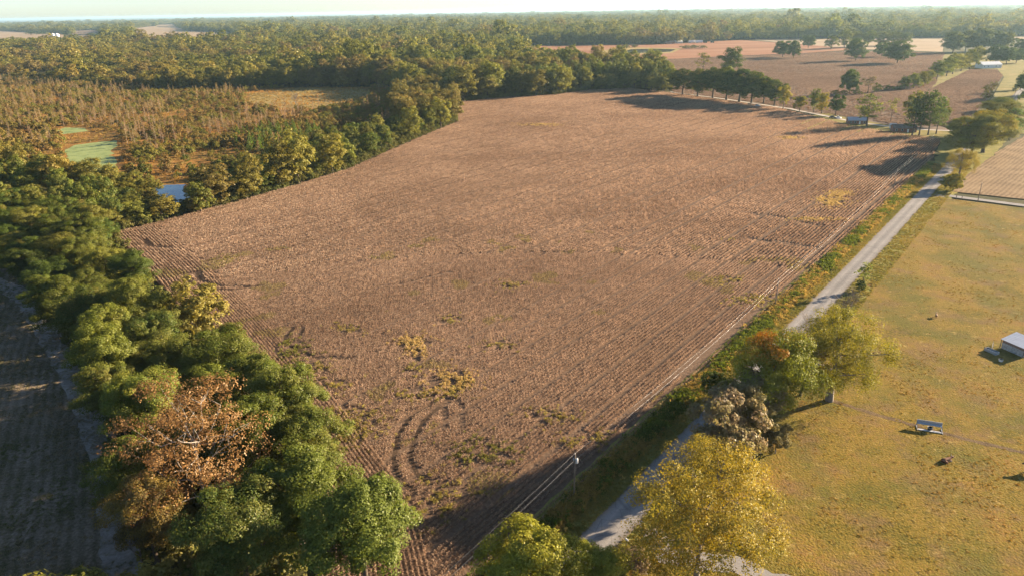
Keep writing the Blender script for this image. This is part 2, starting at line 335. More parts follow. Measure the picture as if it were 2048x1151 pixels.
# verge and ditch between road and field: slopes to a ditch, then a bank up to the crop
strip('roadside_verge', [roadxy(-140, -2.7), roadxy(260, -2.7)], [(0, 0.05), (-2.2, 0.03), (-3.4, -0.1), (-4.1, -0.33), (-4.9, -0.30), (-5.8, 0.0), (-9.5, 0.02)], M_verge, step=3, jit=0.12)
strip('roadside_verge', [roadxy(-140, 2.7), roadxy(260, 2.7)], [(8.2, -0.12), (5.6, 0.022), (3.0, 0.045), (0, 0.05)], M_verge, step=2, jit=0.45)
PAST = np.vstack([[roadxy(-150, 4.5), roadxy(-60, 4.5), roadxy(60, 4.5), roadxy(178, 4.5)], GP([(1900,398),(2048,416),(2300,455)]), [[420, 150], [300, 20], [60, 20]]])
sheet('pasture', PAST, 0.02, M_pasture)
sheet('hay_field', GP([(1905,383),(1940,345),(2000,300),(2048,272),(2160,255),(2500,262),(2500,440),(2048,398)]), 0.0, M_mown, (6, 0.5))
STRIP_PX = [(-400,520),(0,530),(110,600),(190,780),(225,900),(260,1010),(270,1300),(-500,1300)]
sheet('stubble_strip', GP(STRIP_PX), 0.0, M_stub, (5, 0.6))
sheet('headland_track', np.vstack([GP([(-60,552),(30,600),(90,700),(150,830),(185,950),(200,1060),(200,1300)]), GP([(290,1300),(285,1060),(262,950),(225,830),(160,690),(80,588),(-40,538)])]), 0.006, M_dust, (2.0, 0.35), sd=9)
# far fields
sheet('tan_field', GP([(1045,118),(1180,121),(1350,119),(1480,112),(1700,103),(1890,106),(1880,125),(1872,165),(1860,178),(1800,215),(1905,262),(1830,258),(1700,240),(1560,214),(1440,196),(1350,186),(1330,165),(1100,140)]), 0.0, M_tan)
sheet('tan_field', GP([(1862,178),(1940,140),(1992,140),(2004,152),(1965,212),(1910,262),(1802,216)]), 0.02, M_tan)
sheet('red_field', GP([(1030,92),(1340,88),(1480,80),(1640,92),(1720,99),(1600,107),(1480,111),(1350,118),(1180,120),(1060,116)]), 0.05, M_red)
sheet('pale_field', GP([(1490,79),(1700,77),(1890,76),(1885,104),(1730,99),(1650,93)]), 0.06, M_pale)
sheet('pale_field', GP([(1995,73),(2300,69),(2300,78),(1995,81)]), 0.06, M_pale)
FARFIELDS = [[(-300,60),(0,62),(105,67),(185,70),(268,73),(250,86),(150,92),(60,97),(-300,102)], [(263,58),(300,53),(352,52),(372,62),(455,65),(492,74),(450,88),(300,93),(262,80)], [(92,51),(122,51),(120,57),(90,57)], [(140,62),(205,60),(202,70),(150,71)], [(310,50),(360,49),(358,53),(315,54)],
             [(1015,66),(1075,66),(1075,71),(1015,71)], [(760,38),(860,36),(860,38),(760,40)], [(1330,41),(1500,38),(1500,41),(1330,43)], [(520,42),(640,40),(640,43),(520,46)], [(880,52),(960,50),(960,55),(880,58)], [(640,60),(700,58),(705,63),(645,66)]]
for k, q in enumerate(FARFIELDS): sheet('pale_field', GP(q), 0.1, M_pale if k != 3 else M_tan)
sheet('yard', GP([(1585,238),(1660,225),(1700,236),(1800,254),(1905,264),(1886,279),(1800,272),(1700,262),(1620,262)]), 0.03, M_yard, (8, 1.0))
sheet('yard', GP([(1930,138),(2000,122),(2048,118),(2200,115),(2200,300),(2048,268),(1990,270),(1975,210),(2008,155),(1995,139)]), 0.025, M_yard)
sheet('pond', GP([(1232,107),(1262,99),(1310,98),(1352,99),(1340,104),(1300,106)]), 0.12, M_water)
sheet('pond_bank', GP([(1178,108),(1210,100),(1260,95),(1365,97),(1345,106),(1300,109),(1200,110)]), 0.09, M_marsh)
sheet('field_margin', GP([(1790,182),(1872,160),(1884,108),(1960,104),(1990,122),(1935,142),(1866,180),(1806,218),(1740,200)]), -0.12, M_yard, (10, 1.0))
sheet('field_margin', GP([(1884,272),(1910,262),(1990,262),(2010,285),(1960,340),(1908,386),(1872,380),(1866,335)]), -0.05, M_verge, (5, 0.6))
strip('cattle_trail', GP([(1665,800),(1700,812),(1760,830),(1830,850),(1890,866),(1960,884),(2048,905),(2150,930)]), [(-0.6, 0.028), (0, 0.034), (0.6, 0.028)], M_trail, step=1, jit=0.15)

# ------------------------------------------------------------------ plants: prototypes
def leaf_quads(C, Nrm, size, rng, asp=0.7):
    n = len(C); Nrm = Nrm / (np.linalg.norm(Nrm, axis=1)[:, None] + 1e-9)
    t = rng.normal(size=(n, 3)); a = np.cross(Nrm, t); a /= np.linalg.norm(a, axis=1)[:, None] + 1e-9; b = np.cross(Nrm, a)
    s = (size * rng.uniform(0.65, 1.35, n))[:, None]
    V = np.stack([C - a * s * 0.5, C - b * s * 0.5 * asp + Nrm * s * 0.06, C + a * s * 0.5, C + b * s * 0.5 * asp + Nrm * s * 0.06], 1).reshape(-1, 3)
    return V, np.arange(4 * n).reshape(-1, 4)
def unit(rng, n):
    d = rng.normal(size=(n, 3)); return d / np.linalg.norm(d, axis=1)[:, None]
def bez(a, b, c, n):
    t = np.linspace(0, 1, n)[:, None]; a, b, c = map(np.asarray, (a, b, c)); return (1 - t) ** 2 * a + 2 * t * (1 - t) * b + t * t * c

def broadleaf(sd, h=20.0, w=14.0, low=0.2, lobes=9, clumps=13, leaves=150, size=0.34, top=1.0, limbs=True, sparse=0.0, barkr=0.35, topcol=False, drop=0.0, twigs=0, sides=7, spread=0.62):
    """crown = lobes > clumps > leaves; trunk with limbs to the lobes. returns trunk arrays, crown arrays"""
    r = np.random.default_rng(sd); zb = h * low; rz = (h - zb) / 2; cz = zb + rz; rx = w / 2
    L = []
    for k in range(lobes):
        ph = k * 2.39996 + r.uniform(-0.35, 0.35); zf = 1 - 2 * (k + 0.5) / lobes
        zf = np.clip(zf + r.uniform(-0.15, 0.15), -0.95, 0.95); q = math.sqrt(1 - zf * zf)
        if zf < 0: q = q ** 0.6
        rr = r.uniform(0.82, 1.08) * spread
        lr = r.uniform(0.36, 0.5)
        L.append((np.array([math.cos(ph) * q * rx * rr, math.sin(ph) * q * rx * rr, cz + zf * rz * spread * 1.05 * top]), np.array([lr * rx, lr * rx, lr * rz * 0.9])))
    L.append((np.array([0, 0, cz]), np.array([rx * 0.5, rx * 0.5, rz * 0.5])))
    Cs, Ns, LV, CL = [], [], [], []
    for c, lr in L:
        d = unit(r, clumps); d[:, 2] = np.where(d[:, 2] < -0.35, -d[:, 2], d[:, 2]); keep = r.random(clumps) > sparse; d = d[keep]
        cc = c + d * lr * r.uniform(0.72, 1.05, (len(d), 1))
        for p in cc:
            cr = r.uniform(0.75, 1.25) * min(lr) * 0.40
            n = int(leaves * r.uniform(0.7, 1.3)); e = unit(r, n); rad = r.uniform(0.35, 1.0, (n, 1)) ** 0.6
            pos = p + e * rad * cr * np.array([1.15, 1.15, 0.8]) * r.uniform(0.85, 1.15)
            pos[:, 2] -= drop * cr * r.random(n) ** 2 * 2
            outw = pos - np.array([0, 0, cz - rz * 0.3]); outw /= np.linalg.norm(outw, axis=1)[:, None]
            nr = e * 0.6 + outw * 0.45 + unit(r, n) * 0.55 + np.array([0, 0, 0.25])
            Cs.append(pos); Ns.append(nr)
            b = r.random(); hz = np.clip((pos[:, 2] - zb) / (h - zb), 0, 1)
            g = np.clip(hz * 4.5 - 3.75 + (0.45 if p[0] < 0 else -0.5) + r.normal(0, 0.3, n), 0, 1) if topcol else np.clip(b * 0.7 + r.normal(0, 0.22, n), 0, 1)
            LV.append(np.stack([np.clip(0.35 + 0.35 * r.random() + r.normal(0, 0.16, n), 0, 1), g, hz, np.ones(n)], 1)); CL.append(p)
    Cs = np.concatenate(Cs); V, F = leaf_quads(Cs, np.concatenate(Ns), size, r); lv = np.concatenate(LV)
    TV, TF, k = [], [], 0
    def addt(p, rad, n):
        nonlocal k
        v, f = tube_arr(p, rad, n); TV.append(v); TF.append(f + k); k += len(v)
    lean = r.normal(0, 0.02 * h, 2); apex = np.array([lean[0], lean[1], cz + rz * 0.35])
    tp = bez((0, 0, -0.8), (lean[0] * 0.2, lean[1] * 0.2, h * 0.35), apex, 9); tp[0] = (0, 0, -0.8); tp[1][2] = 0.25
    tr = np.interp(np.linspace(0, 1, 9), [0, 0.1, 0.25, 1], [1.9, 1.5, 1.0, 0.22]) * barkr; addt(tp, tr, sides)
    if limbs:
        for c, lr in L[:-1]:
            s = tp[int(np.clip(np.searchsorted(tp[:, 2], c[2] - 0.45 * np.hypot(c[0], c[1]) - 0.05 * h), 2, 7))]; mid = (s + c) / 2 + np.array([c[0] * 0.15, c[1] * 0.15, -0.06 * h * r.uniform(-0.3, 1.0)]) + r.normal(0, 0.03 * h, 3)
            bp = bez(s, mid, c, 6); bp[1:-1] += r.normal(0, 0.012 * h, (4, 3)); addt(bp, np.linspace(0.45, 0.14, 6) * barkr, max(4, sides - 2))
            if limbs > 1:
                for _ in range(4):
                    q = CL[int(r.integers(0, len(CL)))]
                    near = sorted(CL, key=lambda z: np.linalg.norm(z - c))[:max(4, clumps // 2)]
                    q = near[int(r.integers(0, len(near)))]; i = int(r.integers(2, 6)); addt(bez(bp[i], (bp[i] + q) / 2 + r.normal(0, 0.3, 3), q, 4), np.linspace(0.2, 0.05, 4) * barkr, 4)
        for q in CL[:twigs]:
            d = q + unit(r, 1)[0] * np.array([1.6, 1.6, 1.6]); addt(bez(q, (q + d) / 2 + r.normal(0, 0.2, 3), d, 4), np.linspace(0.05, 0.02, 4) * barkr, 3)
    return (np.concatenate(TV), np.concatenate(TF)), (V, F, lv)

def conifer(sd, h, w, low, tiers, per, leaves, size, flat=0.25, droop=0.0, barkr=0.25, sparse=0.15, gap=0.25, sides=6, rounded=0.0):
    """straight trunk with whorls of near-level boughs; used for the swamp cypresses and the pines"""
    r = np.random.default_rng(sd); C, N, LV, TV, TF, k = [], [], [], [], [], 0
    lx, ly = r.normal(0, 0.012 * h, 2)
    tp = np.stack([np.linspace(0, lx, 8), np.linspace(0, ly, 8), np.linspace(-0.8, h * 0.99, 8)], 1)
    v, f = tube_arr(tp, np.interp(np.linspace(0, 1, 8), [0, 0.12, 1], [1.6, 1.0, 0.12]) * barkr, sides); TV.append(v); TF.append(f); k += len(v)
    for i in range(tiers):
        t = (i + r.uniform(0, 0.8)) / tiers; z = h * (low + (1 - low) * t)
        pr = (1 - t) ** 0.8 if not rounded else math.sin(math.pi * min(1, 0.22 + t * 0.8)) ** rounded
        R_ = w / 2 * max(0.12, pr) * r.uniform(0.7, 1.15)
        for j in range(per):
            if r.random() < sparse: continue
            a = r.uniform(0, 6.283); u = np.array([math.cos(a), math.sin(a), 0]); Lb = R_ * r.uniform(0.7, 1.1)
            b0 = np.array([lx * t, ly * t, z]); b1 = b0 + u * Lb + np.array([0, 0, Lb * (0.18 - droop)])
            if sides > 4 or j % 2 == 0:
                v, f = tube_arr(bez(b0, (b0 + b1) / 2 + np.array([0, 0, 0.06 * Lb]), b1, 3), np.array([0.22, 0.13, 0.05]) * barkr, 3); TV.append(v); TF.append(f + k); k += len(v)
            n = max(3, int(leaves * Lb / (w / 2))); s = r.uniform(gap, 1.08, n); side = np.array([-u[1], u[0], 0])
            pos = b0 + (b1 - b0) * s[:, None] + side * (r.normal(0, 0.22, n) * Lb * (1.15 - s * 0.6))[:, None] + np.array([0, 0, 1]) * (r.normal(0, flat, n))[:, None]
            C.append(pos); N.append(np.array([0, 0, 0.8]) + unit(r, n) * 0.8 + u * 0.3)
            LV.append(np.stack([np.clip(0.3 + 0.4 * r.random() + r.normal(0, 0.15, n), 0, 1), np.clip(r.random() * 0.8 + r.normal(0, 0.2, n), 0, 1), np.full(n, t), np.ones(n)], 1))
    V, F = leaf_quads(np.concatenate(C), np.concatenate(N), size, r, 0.6)
    return (np.concatenate(TV), np.concatenate(TF)), (V, F, np.concatenate(LV))

def bare(sd, h, w, barkr=0.2, forks=5, levels=4):
    r = np.random.default_rng(sd); TV, TF, k = [], [], 0
    def grow(p, d, L, rad, lev):
        nonlocal k
        e = p + d * L; mid = (p + e) / 2 + r.normal(0, 0.07 * L, 3)
        v, f = tube_arr(bez(p, mid, e, 4), np.linspace(rad, rad * 0.55, 4), 5 if lev < 2 else 3); TV.append(v); TF.append(f + k); k += len(v)
        if lev >= levels: return
        for _ in range(forks if lev else forks + 1):
            s = r.uniform(0.45, 1.0); q = p + (e - p) * s; nd = d * 0.75 + unit(r, 1)[0] * np.array([w / h, w / h, 0.55]) * 1.0 + np.array([0, 0, 0.15]); nd /= np.linalg.norm(nd)
            grow(q, nd, L * r.uniform(0.5, 0.72), rad * 0.5, lev + 1)
    grow(np.array([0, 0, -0.6]), np.array([0.02, 0.03, 1.0]), h * 0.42, barkr, 0)
    V = np.concatenate(TV); s = h / V[:, 2].max(); V[:, 2] = np.where(V[:, 2] > 0, V[:, 2] * s, V[:, 2])
    return (V, np.concatenate(TF)), None

PROTO = {}
def proto(key, arr, h, w, bark=BARK):
    (tv, tf), cr = arr
    tm = quadmesh(key + '_trunk', tv, tf, [bark], smooth=True)
    cm = quadmesh(key + '_crown', cr[0], cr[1], [LEAF], lv=cr[2]) if cr else None
    PROTO[key] = (tm, cm, h, w, arr, bark)
# near broadleaf (drawn large), middle and far levels
for i in range(4): proto('near%d' % i, broadleaf(10 + i, 20, 14.5, [0.12, 0.16, 0.1, 0.2][i], 10, 16, 300, 0.28, limbs=2), 20, 14.5)
proto('near4', broadleaf(14, 20, 13.5, 0.06, 8, 18, 290, 0.26, limbs=2, drop=0.5, spread=0.58), 20, 13.5)
proto('near5', broadleaf(15, 20, 15.5, 0.14, 14, 14, 230, 0.31, limbs=2, sparse=0.14, spread=0.7), 20, 15.5)
for i in range(4): proto('mid%d' % i, broadleaf(30 + i, 20, 14.5, [0.02, 0.05, 0.0, 0.04][i], 10, 13, 58, 0.62), 20, 14.5)
for i in range(3): proto('open%d' % i, broadleaf(50 + i, 20, 14.0, 0.1, 11, 14, 72, 0.66, sparse=0.0, spread=0.7), 20, 14.0)
for i in range(4): proto('far%d' % i, broadleaf(40 + i, 20, 15.5, 0.04, 8, 9, 16, 1.25, limbs=False, sides=5), 20, 14.5)
proto('oak0', broadleaf(60, 20, 20, 0.07, 12, 13, 90, 0.75, limbs=2, spread=0.68), 20, 20)
proto('oak1', broadleaf(61, 20, 20, 0.06, 13, 13, 90, 0.75, limbs=2, spread=0.68), 20, 20)
for i in range(5): proto('cyp%d' % i, conifer(70 + i, 16, 7.0, [0.22, 0.34, 0.15, 0.28, 0.2][i], 14, 5, 15, 0.5, flat=0.3, sparse=0.28, barkr=0.15, gap=0.12), 16, 7.0, CYPBARK)
for i in range(3): proto('pine%d' % i, conifer(80 + i, 20, 11, 0.24, 12, 6, 42, 0.75, flat=0.4, sparse=0.1, barkr=0.3, rounded=0.7), 20, 11)
for i in range(3): proto('youngpine%d' % i, conifer(86 + i, 12, 6, 0.03, 11, 6, 26, 0.62, flat=0.3, sparse=0.05, barkr=0.18), 12, 6)
for i in range(4): proto('bush%d' % i, broadleaf(90 + i, 4, 5, 0.0, 7, 9, 26, 0.34, limbs=True, barkr=0.08, spread=0.66), 4, 5)
for i in range(3): proto('nearbush%d' % i, broadleaf(100 + i, 7, 7, 0.02, 9, 13, 95, 0.26, limbs=2, barkr=0.13, spread=0.64), 7, 7, GREYBARK)
proto('sycamore', broadleaf(110, 25, 19, 0.2, 15, 15, 92, 0.30, limbs=2, sparse=0.28, barkr=0.25, spread=0.8), 25, 19, PALEBARK)
proto('golden', broadleaf(111, 22, 19, 0.14, 15, 15, 230, 0.245, limbs=2, sparse=0.08, barkr=0.36, spread=0.72), 22, 19, GREYBARK)
proto('spreading', broadleaf(112, 21, 22, 0.16, 13, 15, 270, 0.255, limbs=2, sparse=0.1, barkr=0.62, drop=0.9, spread=0.70), 21, 22, GREYBARK)
proto('flame', broadleaf(113, 20, 16, 0.1, 11, 15, 290, 0.28, limbs=2, barkr=0.34, topcol=True), 20, 16)
for i in range(2): proto('bare%d' % i, bare(120 + i, 11, 8, 0.17), 11, 8, GREYBARK)
proto('lightcrown', broadleaf(125, 14, 8, 0.25, 7, 9, 22, 0.5, limbs=2, sparse=0.35, barkr=0.2), 14, 8)
PKEYS = lambda p: sorted(k for k in PROTO if k.startswith(p) and k[len(p):].isdigit())

# tints (leaf base colours)
DGREEN = (0.070, 0.100, 0.020); GREEN = (0.112, 0.140, 0.023); OLIVE = (0.168, 0.160, 0.033); YG = (0.22, 0.215, 0.035); YEL = (0.34, 0.25, 0.035)
BROWNG = (0.16, 0.125, 0.045); RUST = (0.30, 0.15, 0.065); ORANGE = (0.36, 0.15, 0.03); GREYB = (0.25, 0.19, 0.11); CYPR = (0.30, 0.185, 0.085); CYP2 = (0.35, 0.25, 0.11)
BLUEG = (0.082, 0.115, 0.036)

def plant(name, cat, key, x, y, h, w, label, group, tint, tint2, rz=None, z=0.0):
    tm, cm, H0, W0, _, _ = PROTO[key]
    rz = random.uniform(0, 6.28) if rz is None else rz
    e = empty(name, (x, y, z), rz, (w / W0, w / W0, h / H0)); tag(e, label, cat, group)
    t = link(bpy.data.objects.new('trunk', tm)); t.parent = e
    if cm:
        c = link(bpy.data.objects.new('crown', cm)); c.parent = e
        c['tint'] = [*map(float, tint), 1.0]; c['tint2'] = [*map(float, tint2), 1.0]
    return e
def jit(c, a=0.18):
    k = random.uniform(1 - a, 1 + a); return tuple(max(0.004, v * k * random.uniform(0.93, 1.07)) for v in c)
def tree_px(bx, by, ty, wpx, key, label, tint, tint2=None, group=None, name='broadleaf_tree', cat='tree', rz=None):
    """a tree standing at a point of the photograph, as tall and wide as it shows there"""
    B = G(bx, by); h = height_to(B, ty); d = (B - Vector((0, 0, CAM_H))).dot(fwd); w = wpx * d / FPX
    return plant(name, cat, key, B.x, B.y, h, w, label, group, tint, tint2 or tint, rz)
def poisson(poly, dmin, n=4000, sd=1, avoid=(), maxn=None):
    r = np.random.default_rng(sd); lo, hi = poly.min(0), poly.max(0); P = r.uniform(lo, hi, (n, 2)); P = P[inpoly(P, poly)]; out = list(avoid); k0 = len(out)
    for q in P:
        if all((q[0] - o[0]) ** 2 + (q[1] - o[1]) ** 2 > dmin * dmin for o in out): out.append(q)
        if maxn and len(out) - k0 >= maxn: break
    return np.array(out[k0:])

# ------------------------------------------------------------------ scatter (stuff that nobody could count)
PCOL = {}
def protocol(name, keys):
    """joined trunk and crown meshes of some prototypes, kept as the source of a scatter"""
    c = bpy.data.collections.new(name)
    for i, k in enumerate(keys):
        tm, cm, h, w, ((tv, tf), cr), bark = PROTO[k]
        V = np.concatenate([tv, cr[0]]); F = np.concatenate([tf, cr[1] + len(tv)])
        lv = np.concatenate([np.tile([[0.5, 0.5, 0.5, 1]], (len(tf), 1)), cr[2]]); mi = np.concatenate([np.zeros(len(tf), int), np.ones(len(cr[1]), int)])
        me = quadmesh('%s_source' % k, V, F, [bark, LEAF], lv=lv, mi=mi)
        c.objects.link(bpy.data.objects.new('%s_%02d' % (name, i), me))
    return c
def meshcol(name, meshes):
    c = bpy.data.collections.new(name)
    for i, me in enumerate(meshes): c.objects.link(bpy.data.objects.new('%s_%02d' % (name, i), me))
    return c
def scatter(name, col, P, sc, rz, idx, tint, tint2, label, cat):
    n = len(P); me = bpy.data.meshes.new(name); P = np.asarray(P, np.float32)
    me.vertices.add(n); me.vertices.foreach_set('co', P.ravel())
    def at(nm, ty, key, arr): a = me.attributes.new(nm, ty, 'POINT'); a.data.foreach_set(key, np.ascontiguousarray(arr).ravel())
    rot = np.zeros((n, 3), np.float32); rot[:, 2] = rz
    sc = np.asarray(sc, np.float32); sc = sc if sc.ndim == 2 else np.repeat(sc[:, None], 3, 1)
    at('rot', 'FLOAT_VECTOR', 'vector', rot); at('scl', 'FLOAT_VECTOR', 'vector', sc); at('idx', 'INT', 'value', np.asarray(idx, np.int32))
    o1 = np.ones((n, 1), np.float32)
    at('tint', 'FLOAT_COLOR', 'color', np.hstack([np.asarray(tint, np.float32), o1])); at('tint2', 'FLOAT_COLOR', 'color', np.hstack([np.asarray(tint2, np.float32), o1]))
    o = link(bpy.data.objects.new(name, me)); tag(o, label, cat, kind='stuff')
    t = bpy.data.node_groups.new(name + '_scatter', 'GeometryNodeTree')
    t.interface.new_socket('Geometry', in_out='INPUT', socket_type='NodeSocketGeometry'); t.interface.new_socket('Geometry', in_out='OUTPUT', socket_type='NodeSocketGeometry')
    N = t.nodes; L = t.links; gi = N.new('NodeGroupInput'); go = N.new('NodeGroupOutput'); ip = N.new('GeometryNodeInstanceOnPoints'); ci = N.new('GeometryNodeCollectionInfo')
    ci.inputs['Collection'].default_value = col; ci.inputs['Separate Children'].default_value = True; ci.inputs['Reset Children'].default_value = True
    ip.inputs['Pick Instance'].default_value = True
    def na(nm, ty): q = N.new('GeometryNodeInputNamedAttribute'); q.data_type = ty; q.inputs['Name'].default_value = nm; return q.outputs['Attribute']
    L.new(gi.outputs[0], ip.inputs['Points']); L.new(ci.outputs[0], ip.inputs['Instance']); L.new(na('idx', 'INT'), ip.inputs['Instance Index'])
    L.new(na('rot', 'FLOAT_VECTOR'), ip.inputs['Rotation']); L.new(na('scl', 'FLOAT_VECTOR'), ip.inputs['Scale']); L.new(ip.outputs[0], go.inputs[0])
    md = o.modifiers.new('scatter', 'NODES'); md.node_group = t
    return o
def blend(a, b, t): t = np.asarray(t)[:, None]; return np.asarray(a)[None] * (1 - t) + np.asarray(b)[None] * t

# ================================================================== TREES
# ---- big row between the bean field and the stubble strip
ROW = GP([(235,478),(300,560),(395,690),(500,865),(590,1050),(600,1180),(420,1200),(300,1180),(262,1010),(225,900),(180,790),(118,640),(60,575),(-20,530),(-120,480),(-60,430),(60,440),(150,455)])
SYC = G(420, 1060); 
manual = [SYC[:2], G(315, 1120)[:2], G(300, 1165)[:2], G(610, 1120)[:2], G(500, 1190)[:2], G(735, 1185)[:2], G(585, 905)[:2], G(625, 985)[:2], G(462, 795)[:2], G(522, 868)[:2]]
LROW = 'tall green broadleaf tree in the dense row beside the shaded stubble strip'
for k, q in enumerate(poisson(ROW, 9.4, sd=5, avoid=[np.array(m) for m in manual])):
    d = math.hypot(*q); far = d > 210
    if segdist(np.array([q]), LEFTEDGE)[0] < (7.0 if d > 185 else 3.0): continue
    tn, t0, t0b = random.choice([('dark green', DGREEN, GREEN), ('mid-green', GREEN, OLIVE), ('olive-green', OLIVE, YG)] if far else [('dark green', DGREEN, OLIVE), ('mid-green', GREEN, OLIVE), ('mid-green', GREEN, YG)]); t1 = jit(t0, 0.15)
    side = 'field' if segdist(np.array([q]), LEFTEDGE)[0] < 13 else 'stubble'; LROW = '%s %s tree on the %s side of the dense row' % ('lower' if far else 'tall', tn, side) + (' towards the swamp' if far else ' beside the shaded strip')
    plant('broadleaf_tree', 'tree', 'near%d' % random.randrange(6), q[0], q[1], random.uniform(13.5, 21) * (0.82 if far else 1.0), random.uniform(12.5, 16.5), LROW, LROW.replace(' tree ', ' trees '), t1, jit(t0b, 0.2))
plant('broadleaf_tree', 'tree', 'sycamore', SYC.x, SYC.y, 26.5, 20, 'tall half-bare tree with pale limbs and orange-brown leaves in the green row', None, (0.28, 0.16, 0.06), (0.34, 0.20, 0.075), 0.4)
q = manual[1]; plant('broadleaf_tree', 'tree', 'near1', q[0], q[1], 16, 12, 'yellow-brown turning tree at the foot of the pale-limbed orange tree', None, BROWNG, (0.32, 0.22, 0.04))
q = manual[3]; plant('broadleaf_tree', 'tree', 'near2', q[0], q[1], 20, 17, 'large round bright green tree at the field end of the green row', None, GREEN, (0.17, 0.19, 0.035))
q = manual[4]; plant('broadleaf_tree', 'tree', 'near0', q[0], q[1], 20, 15, 'dark green tree between the yellow-brown tree and the round bright green tree', None, DGREEN, OLIVE)
q = manual[5]; plant('broadleaf_tree', 'tree', 'near3', q[0], q[1], 20, 16.5, 'green tree overhanging the curved crop rows beside the round bright green tree', None, GREEN, (0.15, 0.18, 0.035))
for m_, hh_, lb in ((6, 20, 'tall green tree bulging over the field just past the pale-limbed orange tree'), (7, 17, 'dense green tree filling the row between the orange tree and the round bright green tree'), (8, 18, 'rounded green tree on the field edge of the row facing the first headland loop'), (9, 18.5, 'broad green tree on the field edge of the row just before the orange tree')):
    q = manual[m_]; plant('broadleaf_tree', 'tree', 'near%d' % (m_ % 4), q[0], q[1], hh_, 15.5, lb, None, GREEN, OLIVE)
q = manual[2]; B = G(285, 1130); plant('bare_tree', 'tree', 'bare0', B.x, B.y, 11, 8, 'small leafless grey tree beside the yellow-brown tree', None, GREYB, GREYB)

# ---- trees along the road, near
plant('broadleaf_tree', 'tree', 'golden', 26.6, 80.5, 22.0, 21.0, 'golden yellow leafy tree beside the pale drive by the road', None, (0.25, 0.215, 0.035), (0.36, 0.255, 0.036), 1.0)
B = G(1058, 1262); plant('broadleaf_tree', 'tree', 'near2', B.x, B.y, 17.5, 16.5, 'bright lime green round tree below the transformer pole', None, (0.28, 0.28, 0.03), (0.37, 0.335, 0.045))
B = G(1190, 1215); plant('broadleaf_tree', 'tree', 'near1', B.x, B.y, 11, 10, 'smaller yellow-green tree tucked against the bright lime green tree', None, (0.22, 0.235, 0.03), (0.31, 0.28, 0.04))
tree_px(1658, 800, 622, 205, 'spreading', 'wide spreading yellow-green tree with a thick bare trunk at the trail end', (0.22, 0.215, 0.032), (0.33, 0.28, 0.042), rz=2.2)
tree_px(1528, 850, 655, 175, 'flame', 'green roadside tree with an orange-red top', (0.175, 0.19, 0.024), (0.40, 0.17, 0.025), rz=0.0)
tree_px(1600, 790, 672, 90, 'near3', 'sparse brownish tree between the orange-topped tree and the spreading tree', BROWNG, GREYB)
for bx, by, ty, wp, t in [(1448, 932, 785, 150, GREYB), (1490, 885, 752, 130, (0.20, 0.165, 0.075)), (1550, 905, 845, 60, (0.20, 0.165, 0.07)), (1425, 800, 740, 55, DGREEN)]:
    tree_px(bx, by, ty, wp, 'nearbush%d' % random.randrange(3), 'grey-brown bushy tree hugging the shaded road edge' if t != DGREEN else 'low dark green bush on the road edge under the orange-topped tree', t, (0.24, 0.21, 0.07) if t != DGREEN else GREEN, 'grey-brown bushes at the road edge' if t != DGREEN else None, 'bushy_tree')
for bx, by, ty, wp in [(1602, 722, 618, 60), (1690, 655, 570, 70)]: tree_px(bx, by, ty, wp, 'bare%d' % (bx % 2), 'leafless grey tree rising behind the spreading tree', GREYB, group='bare trees behind the spreading tree', name='bare_tree')
tree_px(1723, 580, 522, 34, 'lightcrown', 'slender pale green young tree alone on the pasture edge of the road', (0.20, 0.24, 0.05), (0.27, 0.28, 0.07))
tree_px(1720, 582, 560, 20, 'nearbush0', 'small dark green bush at the foot of the slender young tree', DGREEN, GREEN, name='bush', cat='bush')
B = G(1270, 1135); plant('bush', 'bush', 'nearbush1', B.x, B.y, 3, 5, 'dry brown brush under the golden yellow tree', None, GREYB, (0.25, 0.16, 0.09))

# ---- swamp-side hedge of the field
HEDGE = GP([(225,462),(330,434),(480,397),(600,362),(700,332),(770,300),(850,265),(905,240),(885,225),(800,250),(740,272),(640,295),(520,332),(430,372),(395,395),(360,412),(320,408),(210,425),(100,400),(-60,350),(-160,400),(0,455),(150,450)])
GAP = np.array(G(345, 392)[:2])
pts = poisson(HEDGE, 9.0, 9000, sd=8); POND_VIEW = GP([(300,372),(392,365),(400,425),(370,436),(305,440)]); pts = [q for q in pts if not inpoly(np.array([q]), POND_VIEW)[0]]
tree_px(402, 425, 362, 52, 'mid0', 'rounded light green tree on the field edge beside the blue pond', (0.15, 0.17, 0.035), YG)
for q in pts:
    sx, sy = PX((q[0], q[1], 0)); t1 = random.choice([GREEN, OLIVE, (0.15, 0.17, 0.035), DGREEN]); tall = 11 + 6 * (sx < 250) + 3 * (560 < sx < 780)
    tn = {GREEN: 'green', OLIVE: 'olive-green', DGREEN: 'dark green'}.get(t1, 'yellow-green'); wh = 'by the near corner of the field' if sx < 330 else ('beside the small blue pond' if sx < 450 else ('along the middle of the field hedge' if sx < 650 else 'at the clump end of the field hedge')); lb = '%s tree of the swamp hedge %s' % (tn, wh)
    plant('broadleaf_tree', 'tree', 'mid%d' % random.randrange(4), q[0], q[1], tall * random.uniform(0.72, 1.1), random.uniform(9.5, 13), lb, lb.replace(' tree ', ' trees '), jit(t1), jit(YG if random.random() < 0.4 else OLIVE))
# young pines in the swamp behind the hedge
for k, q in enumerate(poisson(GP([(470,285),(520,262),(600,265),(650,270),(645,285),(560,300),(480,310)]), 4.5, 900, sd=3, maxn=45)):
    plant('young_conifer', 'tree', 'youngpine%d' % (k % 3), q[0], q[1], random.uniform(8, 12), random.uniform(5.5, 7), 'vivid green young conifer in the thicket behind the field hedge', 'young conifers in the swamp thicket', jit((0.10, 0.16, 0.025)), jit((0.17, 0.2, 0.03)))
